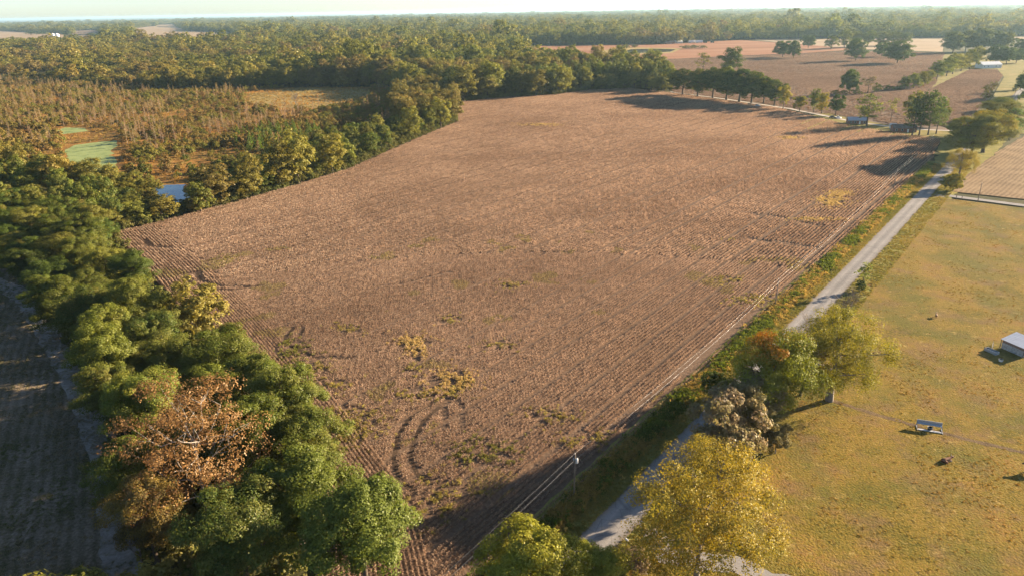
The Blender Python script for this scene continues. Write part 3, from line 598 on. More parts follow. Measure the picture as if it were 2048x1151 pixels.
# the brownish knoll of trees at the bend of the field
KNOLL = GP([(800,262),(855,262),(908,243),(908,208),(870,186),(800,196),(785,235)])
for q in poisson(KNOLL, 12.5, 4000, sd=4):
    plant('broadleaf_tree', 'tree', 'mid%d' % random.randrange(4), q[0], q[1], random.uniform(17, 24), random.uniform(14, 18), 'olive-brown tree in the round clump where the field edge bends', 'trees of the clump at the field bend', jit((0.17, 0.155, 0.035)), jit((0.21, 0.16, 0.045)))
# the wall of trees behind the field
WALL = GP([(915,200),(1000,193),(1110,187),(1180,177),(1260,174),(1345,182),(1350,176),(1262,168),(1180,170),(1100,178),(1000,184),(912,190)])
for q in poisson(WALL, 10.5, 5000, sd=6):
    plant('broadleaf_tree', 'tree', 'mid%d' % random.randrange(4), q[0], q[1], random.uniform(19, 29), random.uniform(12, 17), 'dark green tree in the high wood edge behind the bean field', 'trees of the wood edge behind the field', jit(random.choice([DGREEN, DGREEN, BLUEG, GREEN])), jit(OLIVE))
tree_px(1090, 188, 128, 48, 'pine0', 'tall narrow light green conifer-like tree standing out of the wood edge', (0.13, 0.16, 0.035), OLIVE)
# trees of the lane, read from right of the wood edge to the houses
LANE_T = [(1365,190,140,44,0),(1395,194,140,40,1),(1425,197,138,44,0),(1452,200,137,46,1),(1478,203,139,52,0),(1503,206,146,48,0),(1527,207,158,38,1),(1548,212,162,36,0)]
for bx, by, ty, wp, k in LANE_T: tree_px(bx, by, ty, wp * 1.45, 'open%d' % (bx % 3), 'tall tree with a bare lower trunk in the row along the gravel lane', jit([DGREEN, GREEN][k]), jit(OLIVE), 'tall trees along the gravel lane')
tree_px(1566, 217, 168, 30, 'mid1', 'yellow-green bushy tree closing the tall lane row', YG, YEL)
tree_px(1599, 222, 191, 28, 'open1', 'small yellow tree with a thin trunk on the gravel lane', YG, YEL)
tree_px(1627, 224, 177, 26, 'mid2', 'green upright tree joined to a yellow tree on the gravel lane', GREEN, OLIVE)
tree_px(1643, 227, 184, 28, 'mid0', 'yellow tree leaning against the upright green tree on the lane', YG, YEL)
tree_px(1671, 231, 190, 32, 'open2', 'dark round tree above the parked car near the first house', DGREEN, GREEN)
tree_px(1733, 253, 186, 58, 'pine1', 'broad green tree overhanging the white-roofed house', (0.09, 0.12, 0.03), YG)
tree_px(1781, 243, 192, 24, 'lightcrown', 'thin half-bare pale tree between the two houses', (0.22, 0.22, 0.06), (0.28, 0.26, 0.08))
for bx, by, ty, wp in [(1824,271,190,44),(1838,271,182,48),(1856,270,178,50),(1872,268,196,40)]: tree_px(bx, by, ty, wp, 'pine%d' % (bx % 3), 'tall dark pine with a bare trunk in front of the brick house', BLUEG, GREEN, 'pines by the brick house', 'pine_tree')
tree_px(1822, 245, 180, 40, 'mid3', 'yellow-green tree behind the pines at the brick house', YG, OLIVE)
tree_px(1880, 252, 200, 34, 'mid1', 'light green tree beside the pines at the road corner', OLIVE, YG)
# roadside clump at the right
for bx, by, ty, wp, a, b, lb in [(1940,318,228,74,OLIVE,YG,'big yellow-green tree in the roadside clump beyond the junction'),(1966,305,216,66,(0.16,0.165,0.035),YEL,'turning yellowish tree in the roadside clump beside the hay field'),(1985,270,205,60,OLIVE,(0.17,0.17,0.04),'olive tree at the far end of the roadside clump'),(1922,290,235,40,DGREEN,GREEN,'dark tree on the road side of the roadside clump'),(1996,240,192,52,GREEN,OLIVE,'green tree beyond the roadside clump by the far road'),(2018,280,215,40,BLUEG,DGREEN,'dark blue-green conifer at the back of the roadside clump')]:
    tree_px(bx, by, ty, wp * 1.55, 'near%d' % (bx % 6) if 'conifer' not in lb else 'pine1', lb, tuple(1.25 * v for v in a), tuple(1.2 * v for v in b), name='broadleaf_tree' if 'conifer' not in lb else 'pine_tree')
tree_px(1918, 352, 297, 60, 'spreading', 'golden dome-shaped tree at the corner of the junction', (0.25, 0.22, 0.04), (0.33, 0.25, 0.05))
tree_px(1905, 382, 345, 38, 'nearbush2', 'bright yellow bush on the lane corner under the golden dome tree', YG, YEL, name='bush', cat='bush')
tree_px(1890, 378, 352, 28, 'nearbush1', 'dark shaded bush on the road side of the yellow corner bush', DGREEN, OLIVE, name='bush', cat='bush')
# lone oaks in the far fields and their company
LONE = [(1565,115,82,38,'oak0','twin lone oak with the longer shadow in the tan field'),(1587,117,84,27,'oak1','smaller twin of the lone oak pair in the tan field'),(1616,97,71,28,'oak0','lone oak standing at the edge of the red field'),(1711,122,80,41,'oak1','lone round oak on a bare trunk in the tan field'),(1763,114,85,32,'oak0','oak half hidden behind the widest lone oak'),(1794,127,85,58,'oak1','widest lone oak of the tan field with a flat base'),(1461,150,93,53,'mid0','very dark tall tree standing above the lane row'),(1698,188,142,38,'oak1','lone oak over a dark bush line in the tan field')]
for bx, by, ty, wp, key, lb in LONE: tree_px(bx, by, ty, wp, key, lb, jit(BLUEG, 0.1), GREEN)
tree_px(1405, 150, 102, 36, 'lightcrown', 'pale yellowish airy tree left of the very dark tall tree', (0.24, 0.22, 0.06), OLIVE)
tree_px(1735, 188, 150, 34, 'lightcrown', 'half-bare grey tree beside the lone oak with the bush line', GREYB, (0.2, 0.19, 0.06))
for bx, by, ty, wp in [(1672,189,180,22),(1690,190,180,20),(1712,190,178,22),(1752,186,166,18),(1775,182,170,24),(1792,181,172,20)]: tree_px(bx, by, ty, wp, 'bush%d' % (bx % 4), 'dark low bush in the hedge line across the tan field', DGREEN, OLIVE, 'bushes of the field hedge', 'bush', 'bush')
for bx, by, ty, wp, a in [(1808,180,152,26,DGREEN),(1826,178,146,30,GREEN),(1842,175,143,28,OLIVE),(1856,170,140,26,OLIVE),(1873,160,119,36,DGREEN),(1893,152,112,34,GREEN),(1905,148,104,38,YG),(1922,142,106,36,OLIVE),(1938,138,98,34,GREEN),(1952,130,92,32,YG)]:
    tree_px(bx, by, ty, wp, 'mid%d' % (bx % 4), 'tree in the hedgerow running up to the white barn', a, YG, 'trees of the hedgerow to the white barn')
for bx, by, ty, wp in [(1905,106,66,44),(1930,104,62,46),(1955,103,60,46),(1982,102,61,46),(2008,102,64,40)]: tree_px(bx, by, ty, wp, 'oak%d' % (bx % 2), 'large spreading oak in the grove behind the white barn', jit(BLUEG), OLIVE, 'oaks of the grove behind the barn')
for bx, by, ty, wp in [(1990,130,90,38),(2012,129,94,38),(2032,126,97,34),(2046,112,78,36),(2062,110,76,40)]: tree_px(bx, by, ty, wp, 'oak%d' % (bx % 2), 'dark oak shading the yard beside the white barn', jit(BLUEG), DGREEN, 'dark oaks beside the barn')
for bx, by, ty, wp in [(2046,196,140,40),(2062,215,150,50),(2040,180,150,26),(2070,190,138,50)]: tree_px(bx, by, ty, wp, 'mid%d' % (bx % 4), 'dark tree over the far stretch of the road past the clump', DGREEN, GREEN, 'trees over the far road')
for bx, by, ty, wp in [(1975,188,170,22),(1988,176,163,18),(1972,200,180,24)]: tree_px(bx, by, ty, wp, 'bush%d' % (bx % 4), 'bush on the field side of the far road', OLIVE, BROWNG, 'bushes along the far road', 'bush', 'bush')
for bx, by, ty, wp in [(1662,98,72,30),(1688,96,58,28),(1710,94,62,30),(1735,93,60,34),(1760,92,62,34),(1785,91,60,34),(1808,91,64,34)]: tree_px(bx, by, ty, wp, 'mid%d' % (bx % 4), 'tree in the grove on the edge of the pale field', jit(GREEN), OLIVE, 'trees of the pale field grove')
for bx, by, ty, wp in [(1240,98,90,18),(1252,98,88,16),(1270,95,90,20),(1372,98,91,26),(1390,97,90,22),(1405,97,91,20)]: tree_px(bx, by, ty, wp, 'bush%d' % (bx % 4), 'bush by the farm pond in the red field', OLIVE, DGREEN, 'bushes by the farm pond', 'bush', 'bush')
for bx, by, ty, wp in [(62,70,63,14),(74,70,62,14),(86,70,63,12),(136,74,64,14),(186,76,66,16),(200,77,67,18),(216,77,66,18),(232,78,66,18),(246,78,67,16),(258,79,68,16),(284,80,70,14),(150,76,69,12),(338,80,70,16),(352,79,69,14)]: tree_px(bx, by, ty, wp * 1.5, 'far%d' % (bx % 4), 'dark tree in the line between the far pale fields', jit(BLUEG), GREEN, 'trees between the far pale fields')
# dead tree on the marsh
tree_px(592, 213, 180, 26, 'bare1', 'bleached dead tree standing alone on the open marsh', GREYB, name='bare_tree')

# ---- swamp cypresses: the nearest as single trees, the rest as one stand
def insw(P): return inpoly(P, SWAMP) & ~inpoly(P, GP([(490,186),(600,172),(745,176),(760,192),(690,208),(640,220),(560,220),(490,208)])) & ~inpoly(P, GP([(125,300),(150,285),(245,276),(245,345),(180,350),(135,335)])) & ~inpoly(P, GP([(100,262),(130,252),(185,256),(185,264),(120,272)])) & ~inpoly(P, GP([(295,372),(330,360),(385,360),(395,400),(350,412),(305,405)]))
lo, hi = SWAMP.min(0), SWAMP.max(0)
r = np.random.default_rng(21)
gx, gy = np.meshgrid(np.arange(lo[0], hi[0], 5.6), np.arange(lo[1], hi[1], 5.6)); SP = np.stack([gx.ravel(), gy.ravel()], 1) + r.uniform(-2.6, 2.6, (gx.size, 2)); SP = SP[insw(SP)]
px = np.array([PX((a, b, 0)) for a, b in SP])
nz = fbm(SP, 60)
west = np.clip((470 - px[:, 0]) / 260, 0, 1)
cypmask = (nz + 0.26 * west > 0.58) & (r.random(len(SP)) < 0.23) & (px[:, 1] < 318 + (px[:, 0] < 100) * 25) & ~inpoly(px, [(95,255),(190,250),(250,270),(262,352),(225,392),(120,392),(120,300)])
CP = SP[cypmask]; cpx = px[cypmask]; vis = (cpx[:, 0] > -20) & (cpx[:, 0] < 860)
order = np.argsort(np.linalg.norm(CP, axis=1) + (~vis) * 1e6)
for k in order[:190]:
    q = CP[k]; plant('cypress_tree', 'tree', 'cyp%d' % (k % 5), q[0], q[1], hc := random.uniform(7, 14), random.uniform(4.0, 5.8), lb := '%s %s cypress with a pale trunk %s' % ('tall' if hc > 11 else 'short', 'olive-tinged' if k % 3 == 0 else 'rust-brown', 'west of the green pond' if cpx[k][0] < 130 else ('between the green pond and the conifer thicket' if cpx[k][0] < 480 else 'behind the conifer thicket')), 'cypress: ' + lb, jit((0.2, 0.16, 0.05) if k % 3 == 0 else CYPR), jit(CYP2))
rest = CP[order[190:]]; n = len(rest); tt = r.random(n)
CYPCOL = protocol('cypress_source', PKEYS('cyp'))
scatter('cypress_stand', CYPCOL, np.c_[rest, np.zeros(n)], np.c_[r.uniform(0.6, 0.95, (n, 1)).repeat(2, 1), r.uniform(0.4, 0.75, n)], r.uniform(0, 6.28, n), r.integers(0, 5, n), blend(CYPR, (0.30, 0.21, 0.05), tt), blend(CYP2, YG, tt * 0.8), 'rust and olive cypress wood filling the back of the swamp', 'wood')
# swamp shrubs
shmask = ~cypmask & ~inpoly(px, [(120,255),(180,253),(245,275),(245,375),(150,375),(125,300)]) & (r.random(len(SP)) < np.clip(0.42 + 1.8 * (fbm(SP, 35, 40.0) - 0.40), 0.06, 0.95))
SH = SP[shmask]; spx = px[shmask]; vis = (spx[:, 0] > -20) & (spx[:, 0] < 880); order = np.argsort(np.linalg.norm(SH, axis=1) + (~vis) * 1e6); sz = 0.15 + 1.75 * fbm(SH, 40, 80.0)
for k in order[:150]:
    q = SH[k]; s = sz[k] * random.uniform(0.8, 1.2); c, cn = random.choice([((0.20, 0.185, 0.035), 'olive'), ((0.14, 0.175, 0.025), 'green'), ((0.27, 0.175, 0.05), 'brownish')]); lb = '%s %s shrub on the swamp floor %s' % ('tall' if s > 1.45 else 'low', cn, 'near the green pond' if spx[k][0] < 260 else ('near the blue pond' if spx[k][0] < 450 else 'near the conifer thicket')); plant('swamp_shrub', 'shrub', 'bush%d' % (k % 4), q[0], q[1], 4.2 * s, 5.2 * s, lb, 'shrubs: ' + lb, jit(c), jit(random.choice([YG, BROWNG, OLIVE])))
rest = SH[order[150:]]; n = len(rest); tt = r.random(n)
BUSHCOL = protocol('shrub_source', PKEYS('bush'))
scatter('swamp_shrubs', BUSHCOL, np.c_[rest, np.zeros(n)], sz[order[150:]] * r.uniform(0.8, 1.3, n), r.uniform(0, 6.28, n), r.integers(0, 4, n), blend((0.16, 0.17, 0.03), (0.27, 0.175, 0.05), tt), blend((0.26, 0.25, 0.045), (0.31, 0.19, 0.06), tt), 'low olive and brown scrub covering the rest of the swamp', 'scrub')

# ---- undergrowth along the tree rows
UP = []
for poly, st in ((ROW, 3.6), (HEDGE, 3.4), (KNOLL, 5.0), (WALL, 5.5)):
    a, b = poly.min(0), poly.max(0); gx, gy = np.meshgrid(np.arange(a[0], b[0], st), np.arange(a[1], b[1], st)); q = np.stack([gx.ravel(), gy.ravel()], 1) + r.uniform(-st / 2, st / 2, (gx.size, 2)); UP.append(q[inpoly(q, poly)])
edge = np.array([G(*q)[:2] for q in FIELD_PX[:13]]); se = np.r_[0, np.cumsum(np.linalg.norm(np.diff(edge, axis=0), axis=1))]; st = np.repeat(np.arange(2, se[-1], 2.6), 2); eg = np.c_[np.interp(st, se, edge[:, 0]), np.interp(st, se, edge[:, 1])]
tg = np.gradient(eg[::2], axis=0).repeat(2, 0); tg /= np.linalg.norm(tg, axis=1)[:, None] + 1e-9; UP.append(eg + np.c_[-tg[:, 1], tg[:, 0]] * r.uniform(1.2, 4.5, (len(eg), 1)))
UP = np.concatenate(UP); UP = UP[~inpoly(UP, GP([(300,362),(392,360),(395,412),(310,415)]))]; n = len(UP); tt = r.random(n)
scatter('undergrowth', BUSHCOL, np.c_[UP, np.full(n, -0.1)], r.uniform(0.6, 1.2, n), r.uniform(0, 6.28, n), r.integers(0, 4, n), blend(DGREEN, OLIVE, tt), blend(OLIVE, BROWNG, tt), 'low dark undergrowth beneath the tree rows', 'undergrowth')

# ---- the woods out to the horizon
CLEAR = [FIELD, SWAMP, ROW, HEDGE, KNOLL, WALL] + [GP(q) for q in FARFIELDS] + [GP([(1028,92),(1340,88),(1480,80),(1700,77),(1900,76),(1990,73),(2600,68),(2600,1300),(2000,1300),(940,1300),(1340,186),(1345,170),(1330,158),(1200,148),(1060,130),(1035,110)]), GP(STRIP_PX), PAST, np.array([[-200, -200], [400, -200], [400, 110], [-20, 110], [-60, 60]])]
NOWOOD = lambda P: np.any([inpoly(P, c) for c in CLEAR], axis=0)
FARCOL = protocol('wood_source', PKEYS('far')); MIDCOL = protocol('near_wood_source', PKEYS('mid'))
def woods(name, d0, d1, step, col, nproto, hs, label, sd):
    r = np.random.default_rng(sd); out = []
    Y = np.arange(-d1 * 0.2, d1, step)
    for y in Y:
        x = np.arange(-d1 * 0.98, d1 * 0.98, step); out.append(np.stack([x, np.full(len(x), y)], 1))
    P = np.concatenate(out); P = P + r.uniform(-0.48, 0.48, P.shape) * step
    d = np.linalg.norm(P, axis=1); P = P[(d >= d0) & (d < d1) & (P[:, 1] > 60) & (np.abs(P[:, 0]) < P[:, 1] * 0.92 + 140)]
    P = P[~NOWOOD(P)]
    if d1 > 2000: P = P[fbm(P, 420, 3.0) < 0.80]
    d = np.linalg.norm(P, axis=1); n = len(P)
    a = np.clip((fbm(P, 260, 5.0) - 0.30) * 2.2, 0, 1); b = r.random(n)
    left = np.clip((-P[:, 0] / np.maximum(P[:, 1], 1) - 0.22) * 3.5, 0, 1) * np.clip((2600 - d) / 1200, 0, 1)
    b = b ** 1.5; t1 = blend(GREEN, (0.25, 0.225, 0.045), np.clip(a * 0.85 + b * 0.65 - 0.25, 0, 1)); t1 = t1 * (1 - left[:, None] * 0.75 * b[:, None]) + np.asarray((0.23, 0.155, 0.045))[None] * left[:, None] * 0.75 * b[:, None]
    rus = (fbm(P, 150, 31.0) > 0.62) & (d < 2600); t1[rus] = blend((0.2, 0.135, 0.055), OLIVE, b[rus])
    t2 = blend((0.17, 0.165, 0.035), (0.28, 0.25, 0.045), b) * (1 - 0.4 * left[:, None]) + np.asarray((0.28, 0.19, 0.04))[None] * 0.4 * left[:, None]
    hh = np.exp(r.normal(-0.05, 0.24, n)) * hs * (0.6 + 0.8 * fbm(P, 120, 9.0))
    hh *= 1 - 0.4 * left; hh *= np.where(r.random(n) < 0.12, 1.35, 1.0)
    s = np.c_[(hh ** 0.7 * r.uniform(0.75, 1.45, n))[:, None].repeat(2, 1) * max(1.0, step / 11.0), hh]
    scatter(name, col, np.c_[P, np.zeros(n)], s, r.uniform(0, 6.28, n), r.integers(0, nproto, n), t1, t2, label, 'wood')
    return n
nw = [woods('near_woods', 0, 1000, 11.5, MIDCOL, 4, 1.1, 'mixed green and olive woodland behind the swamp and the field', 31),
      woods('middle_woods', 1000, 2300, 14.0, FARCOL, 4, 1.1, 'hazy green woodland stretching beyond the swamp', 32),
      woods('far_woods', 2300, 5200, 19.0, FARCOL, 4, 1.1, 'blue-grey woodland far behind the tan fields', 33),
      woods('horizon_woods', 5200, 13000, 34.0, FARCOL, 4, 1.0, 'pale hazy woods along the horizon', 34)]
print('woods', nw)

# ================================================================== CROP, GRASS AND WEEDS
def tuft(sd, n, rad, h, size, up=0.3, asp=0.5):
    r = np.random.default_rng(sd); pos = np.c_[r.normal(0, rad * 0.5, (n, 2)), r.uniform(0.05, 1, n) ** 0.8 * h]
    nr = unit(r, n); nr[:, 2] = nr[:, 2] * up + 0.1; V, F = leaf_quads(pos, nr, size, r, asp)
    lv = np.stack([np.clip(r.normal(0.5, 0.22, n), 0, 1), r.random(n), pos[:, 2] / h, np.ones(n)], 1); return V, F, lv
def rowseg(sd, length, n, h, size):
    r = np.random.default_rng(sd); pos = np.c_[r.uniform(-length / 2, length / 2, n), r.normal(0, 0.10, n), r.uniform(0.1, 1, n) * h * r.uniform(0.7, 1.15, n)]
    nr = unit(r, n); nr[:, 2] = nr[:, 2] * 0.5 + 0.25; V, F = leaf_quads(pos, nr, size, r, 0.75)
    lv = np.stack([np.clip(r.normal(0.5, 0.25, n), 0, 1), r.random(n), pos[:, 2] / h, np.ones(n)], 1); return V, F, lv
CROPN = meshcol('crop_near', [quadmesh('crop_row_source', *rowseg(200 + i, 1.05, 44, 0.72, 0.20)[:2], [LEAF], lv=rowseg(200 + i, 1.05, 44, 0.72, 0.20)[2]) for i in range(6)])
CROPF = meshcol('crop_far', [quadmesh('crop_clump_source', *rowseg(220 + i, 2.4, 60, 0.75, 0.31)[:2], [LEAF], lv=rowseg(220 + i, 2.4, 60, 0.75, 0.31)[2]) for i in range(6)])
def linepx(*pts): return GP(pts)
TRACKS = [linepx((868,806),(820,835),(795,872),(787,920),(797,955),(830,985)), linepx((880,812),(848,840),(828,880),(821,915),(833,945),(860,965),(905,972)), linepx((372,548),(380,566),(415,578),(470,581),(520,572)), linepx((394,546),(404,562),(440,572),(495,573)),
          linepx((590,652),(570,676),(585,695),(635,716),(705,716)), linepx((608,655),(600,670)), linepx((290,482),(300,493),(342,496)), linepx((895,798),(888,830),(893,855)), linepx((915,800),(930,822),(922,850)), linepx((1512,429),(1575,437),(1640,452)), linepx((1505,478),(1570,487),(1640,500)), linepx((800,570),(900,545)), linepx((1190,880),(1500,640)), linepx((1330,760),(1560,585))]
# weedy and bare patches: centre, half sizes, how much crop is left, weed colour
STRAW = (0.42, 0.315, 0.125); YGW = (0.26, 0.22, 0.06); GRW = (0.17, 0.165, 0.04)
PATCH = [(905,762,42,20,0.05,STRAW),(828,688,30,16,0.15,STRAW),(838,712,14,10,0.2,STRAW),(700,660,26,8,0.5,YGW),(655,768,40,9,0.4,YGW),(830,738,18,10,0.4,YGW),(850,788,62,14,0.4,YGW),(585,700,40,22,0.35,GRW),(620,735,40,14,0.4,YGW),(1663,402,24,11,0.1,STRAW),(1680,388,20,6,0.3,STRAW),(1105,832,52,14,0.5,YGW),(1580,276,22,2.5,0.2,STRAW),(960,905,70,26,0.6,GRW),(870,1000,50,40,0.6,YGW),(700,850,60,40,0.7,YGW),(1005,690,30,9,0.5,YGW),(1640,440,40,3,0.3,STRAW),(1080,250,36,2.5,0.6,STRAW),(1025,570,30,7,0.6,YGW),(455,520,18,4,0.6,YGW),(1455,560,30,6,0.6,YGW),(1180,880,60,14,0.6,YGW),(945,985,30,8,0.3,YGW),(1500,600,40,10,0.6,YGW),(900,640,24,8,0.6,YGW)]
r = np.random.default_rng(41)
def field_keep(P, wob=1.0):
    keep = np.ones(len(P), bool); dmin = segdist(P, LEFTEDGE); keep &= dmin > 0.8
    for t in TRACKS: keep &= segdist(P, t) > 0.6 * wob
    ppx = project(P)
    for cx, cy, rx, ry, left, _ in PATCH:
        e = ((ppx[:, 0] - cx) / rx) ** 2 + ((ppx[:, 1] - cy) / ry) ** 2; e *= 0.6 + 0.8 * noise(P, 1.8, cx)
        keep &= ~((e < 1) & (r.random(len(P)) > left))
    return keep
def project(P, z=0.0):
    v = np.c_[P, np.full(len(P), z - CAM_H)]; w = v @ np.array(fwd); return np.c_[CX + FPX * (v @ np.array(right)) / w, CY - FPX * (v @ np.array(upv)) / w]
M_rut_shade = ground('wheel_rut_painted_shade', [(0.35, (0.045, 0.03, 0.02)), (0.65, (0.10, 0.066, 0.042))], 2.0, 0.4, 0.5, bump=0.6, bscale=4)  # track soil darkened: paints in the shadow lying in the crop gaps
for k, t in enumerate(TRACKS[:7] + TRACKS[9:11]): strip('wheel_track_shade', t, [(-0.42, 0.006 + k * 0.0005), (0, 0.009 + k * 0.0005), (0.42, 0.006 + k * 0.0005)], M_rut_shade, step=0.8, jit=0.07)
HEADLAND = 17.0
FIELD_D = segdist
def crop_points(step, row, d0, d1):
    t = np.arange(-420, 900, step); nn = np.arange(-420, 40, row); kk = np.arange(len(nn)); nn = nn[(kk % 8 != 0) | (np.random.default_rng(3).random(len(nn)) < 0.25)]; T, Nn = np.meshgrid(t, nn); T = T + r.uniform(-0.1, 0.1, T.shape) * step
    P = ROAD_P + T.reshape(-1, 1) * ROAD_DIR + Nn.reshape(-1, 1) * ROAD_N; d = np.linalg.norm(P, axis=1); P = P[(d > d0) & (d < d1)]; P = P[inpoly(P, FIELD)]
    P = P[(segdist(P, LEFTEDGE) > HEADLAND) | ((P - LEFTEDGE[0]) @ (LEFTEDGE[1] - LEFTEDGE[0]) < 0)]; A = np.full(len(P), ROWANG)
    # headland rows run along the hedge
    L = [np.asarray(LEFTEDGE)]; Q, B = [], []
    cum = LEFTEDGE; seg = np.linalg.norm(np.diff(cum, axis=0), axis=1); tot = np.r_[0, np.cumsum(seg)]
    s = np.arange(0, tot[-1], step); bx = np.interp(s, tot, cum[:, 0]); by = np.interp(s, tot, cum[:, 1])
    kw = int(18 / step) // 2 * 2 + 1; k = np.ones(kw) / kw; pad = kw // 2
    bx = np.convolve(np.pad(bx, pad, 'edge'), k, 'valid'); by = np.convolve(np.pad(by, pad, 'edge'), k, 'valid')
    C = np.c_[bx, by]; Tn = np.gradient(C, axis=0); Tn /= np.linalg.norm(Tn, axis=1)[:, None]; Nr = np.c_[-Tn[:, 1], Tn[:, 0]]
    for o in np.arange(0.9, HEADLAND, row * 0.8): Q.append(C + Nr * o); B.append(np.arctan2(Tn[:, 1], Tn[:, 0]))
    Q = np.concatenate(Q); B = np.concatenate(B); d = np.linalg.norm(Q, axis=1); m = (d > d0) & (d < d1) & inpoly(Q, FIELD); Q, B = Q[m], B[m]
    return np.concatenate([P, Q]), np.concatenate([A, B])
def crop(name, col, step, row, d0, d1, wob, hs, label):
    P, A = crop_points(step, row, d0, d1); m = field_keep(P, wob); P, A = P[m], A[m]; n = len(P)
    f = fbm(P, 38, 2.0); g = fbm(P, 9, 17.0); t = np.clip(0.5 + (f - 0.5) * 1.3 + (g - 0.5) * 0.5 + r.normal(0, 0.10, n), 0, 1)
    t1 = blend((0.24, 0.16, 0.102), (0.365, 0.258, 0.172), t); t2 = blend((0.29, 0.2, 0.13), (0.43, 0.315, 0.215), t)
    grn = (fbm(P, 14, 55.0) > 0.71) & (np.linalg.norm(P, axis=1) < 260); t2[grn] = np.asarray((0.24, 0.21, 0.06))
    s = np.c_[np.ones(n), np.ones(n) * r.uniform(0.8, 1.2, n), hs * r.uniform(0.8, 1.15, n) * (0.85 + 0.3 * g)]
    scatter(name, col, np.c_[P, np.zeros(n)], s, A + r.normal(0, 0.06, n), r.integers(0, 6, n), t1, t2, label, 'crop'); return n
nc = [crop('ripe_crop', CROPN, 1.0, 0.98, 0, 235, 1.25, 0.9, 'ripe brown bean rows on the near half of the big field'),
      crop('distant_crop', CROPF, 2.3, 1.3, 235, 820, 2.2, 0.95, 'ripe brown bean rows on the far half of the big field')]
TANF = GP([(1045,118),(1180,121),(1350,119),(1480,112),(1700,103),(1890,106),(1880,125),(1872,165),(1860,178),(1800,214),(1880,252),(1830,254),(1700,236),(1640,226),(1560,212),(1440,196),(1350,186),(1330,165),(1100,140)]); TANG = GP([(1862,178),(1940,140),(1992,140),(2004,152),(1965,212),(1910,258),(1802,216)])
P = np.concatenate([r.uniform(q.min(0), q.max(0), (k, 2)) for q, k in ((TANF, 90000), (TANG, 26000))]); P = P[inpoly(P, TANF) | inpoly(P, TANG)]; n = len(P); t = np.clip(fbm(P * np.array([0.5, 1.0]), 50, 12.0) + r.normal(0, 0.1, n), 0, 1)
scatter('tan_crop', CROPF, np.c_[P, np.zeros(n)], np.c_[np.full((n, 2), 1.5), r.uniform(0.8, 1.2, n)], r.normal(0.4, 0.3, n), r.integers(0, 6, n), blend((0.165, 0.112, 0.078), (0.27, 0.19, 0.13), t), blend((0.2, 0.14, 0.097), (0.32, 0.235, 0.165), t), 'ripe tan beans standing in the fields around the lone oaks', 'crop')
print('crop', nc, n)
# weeds in the patches
TUFT = meshcol('tuft_source', [quadmesh('tuft_source', *tuft(300 + i, 34, 0.45, 0.6, 0.30, 0.35, 0.45)[:2], [LEAF], lv=tuft(300 + i, 34, 0.45, 0.6, 0.30, 0.35, 0.45)[2]) for i in range(5)])
WP, WT = [], []
PATCH = [(a, b, c * 1.25, d * 1.25, e, f) for a, b, c, d, e, f in PATCH]
for cx, cy, rx, ry, left, c in PATCH:
    a = G(cx - rx, cy); b = G(cx + rx, cy); area = (b - a).length * (G(cx, cy - ry) - G(cx, cy + ry)).length; n = int(min(1500, area * (2.0 if c is STRAW else 0.9)))
    q = r.normal(0, 0.55, (n, 2)) * np.array([rx, ry]) + np.array([cx, cy]); w = np.array([G(*k)[:2] for k in q]); WP.append(w); WT.append(np.tile(c, (n, 1)) * r.uniform(0.75, 1.2, (n, 1)))
WP = np.concatenate(WP); WT = np.concatenate(WT); m = inpoly(WP, FIELD); WP, WT = WP[m], WT[m]; n = len(WP)
m = noise(WP, 1.6, 5.5) > 0.35; WP, WT = WP[m], WT[m]; n = len(WP)
scatter('field_weeds', TUFT, np.c_[WP, np.zeros(n)], np.c_[r.uniform(0.5, 1.3, (n, 1)).repeat(2, 1), r.uniform(0.5, 1.1, n)], r.uniform(0, 6.28, n), r.integers(0, 5, n), WT, WT * 1.15, 'straw and yellow-green weed patches among the bean rows', 'weeds')
# pasture tufts
lo, hi = PAST.min(0), PAST.max(0); P = r.uniform(lo, hi, (220000, 2)); P = P[inpoly(P, PAST)]; ppx = project(P); m = (ppx[:, 0] < 2150) & (ppx[:, 1] < 1250) & (ppx[:, 0] > 1050); P = P[m]
f = fbm(P, 7, 3.0); q = project(P); foc = np.exp(-(((q[:, 0] - 1930) / 110) ** 2 + ((q[:, 1] - 965) / 45) ** 2)) + 0.8 * np.exp(-(((q[:, 0] - 1710) / 80) ** 2 + ((q[:, 1] - 1010) / 40) ** 2)) + 0.5 * np.exp(-(((q[:, 0] - 1850) / 200) ** 2 + ((q[:, 1] - 780) / 40) ** 2)); P = P[r.random(len(P)) < np.clip((f - 0.47) * 1.8 + foc * (f - 0.3) * 2.4, 0.03, 0.9)]; n = len(P); f = fbm(P, 22, 60.0); g = noise(P, 5.0, 4.0)
t1 = blend((0.21, 0.16, 0.03), (0.33, 0.215, 0.05), np.clip((f - 0.25) * 2, 0, 1)); t2 = blend((0.23, 0.175, 0.03), (0.36, 0.205, 0.06), g)
scatter('pasture_tufts', TUFT, np.c_[P, np.zeros(n)], np.c_[r.uniform(0.25, 0.75, (n, 1)).repeat(2, 1), r.uniform(0.1, 0.3, n)], r.uniform(0, 6.28, n), r.integers(0, 5, n), t1, t2, 'grazed golden and olive grass tussocks across the pasture', 'grass')
print('tufts', n)
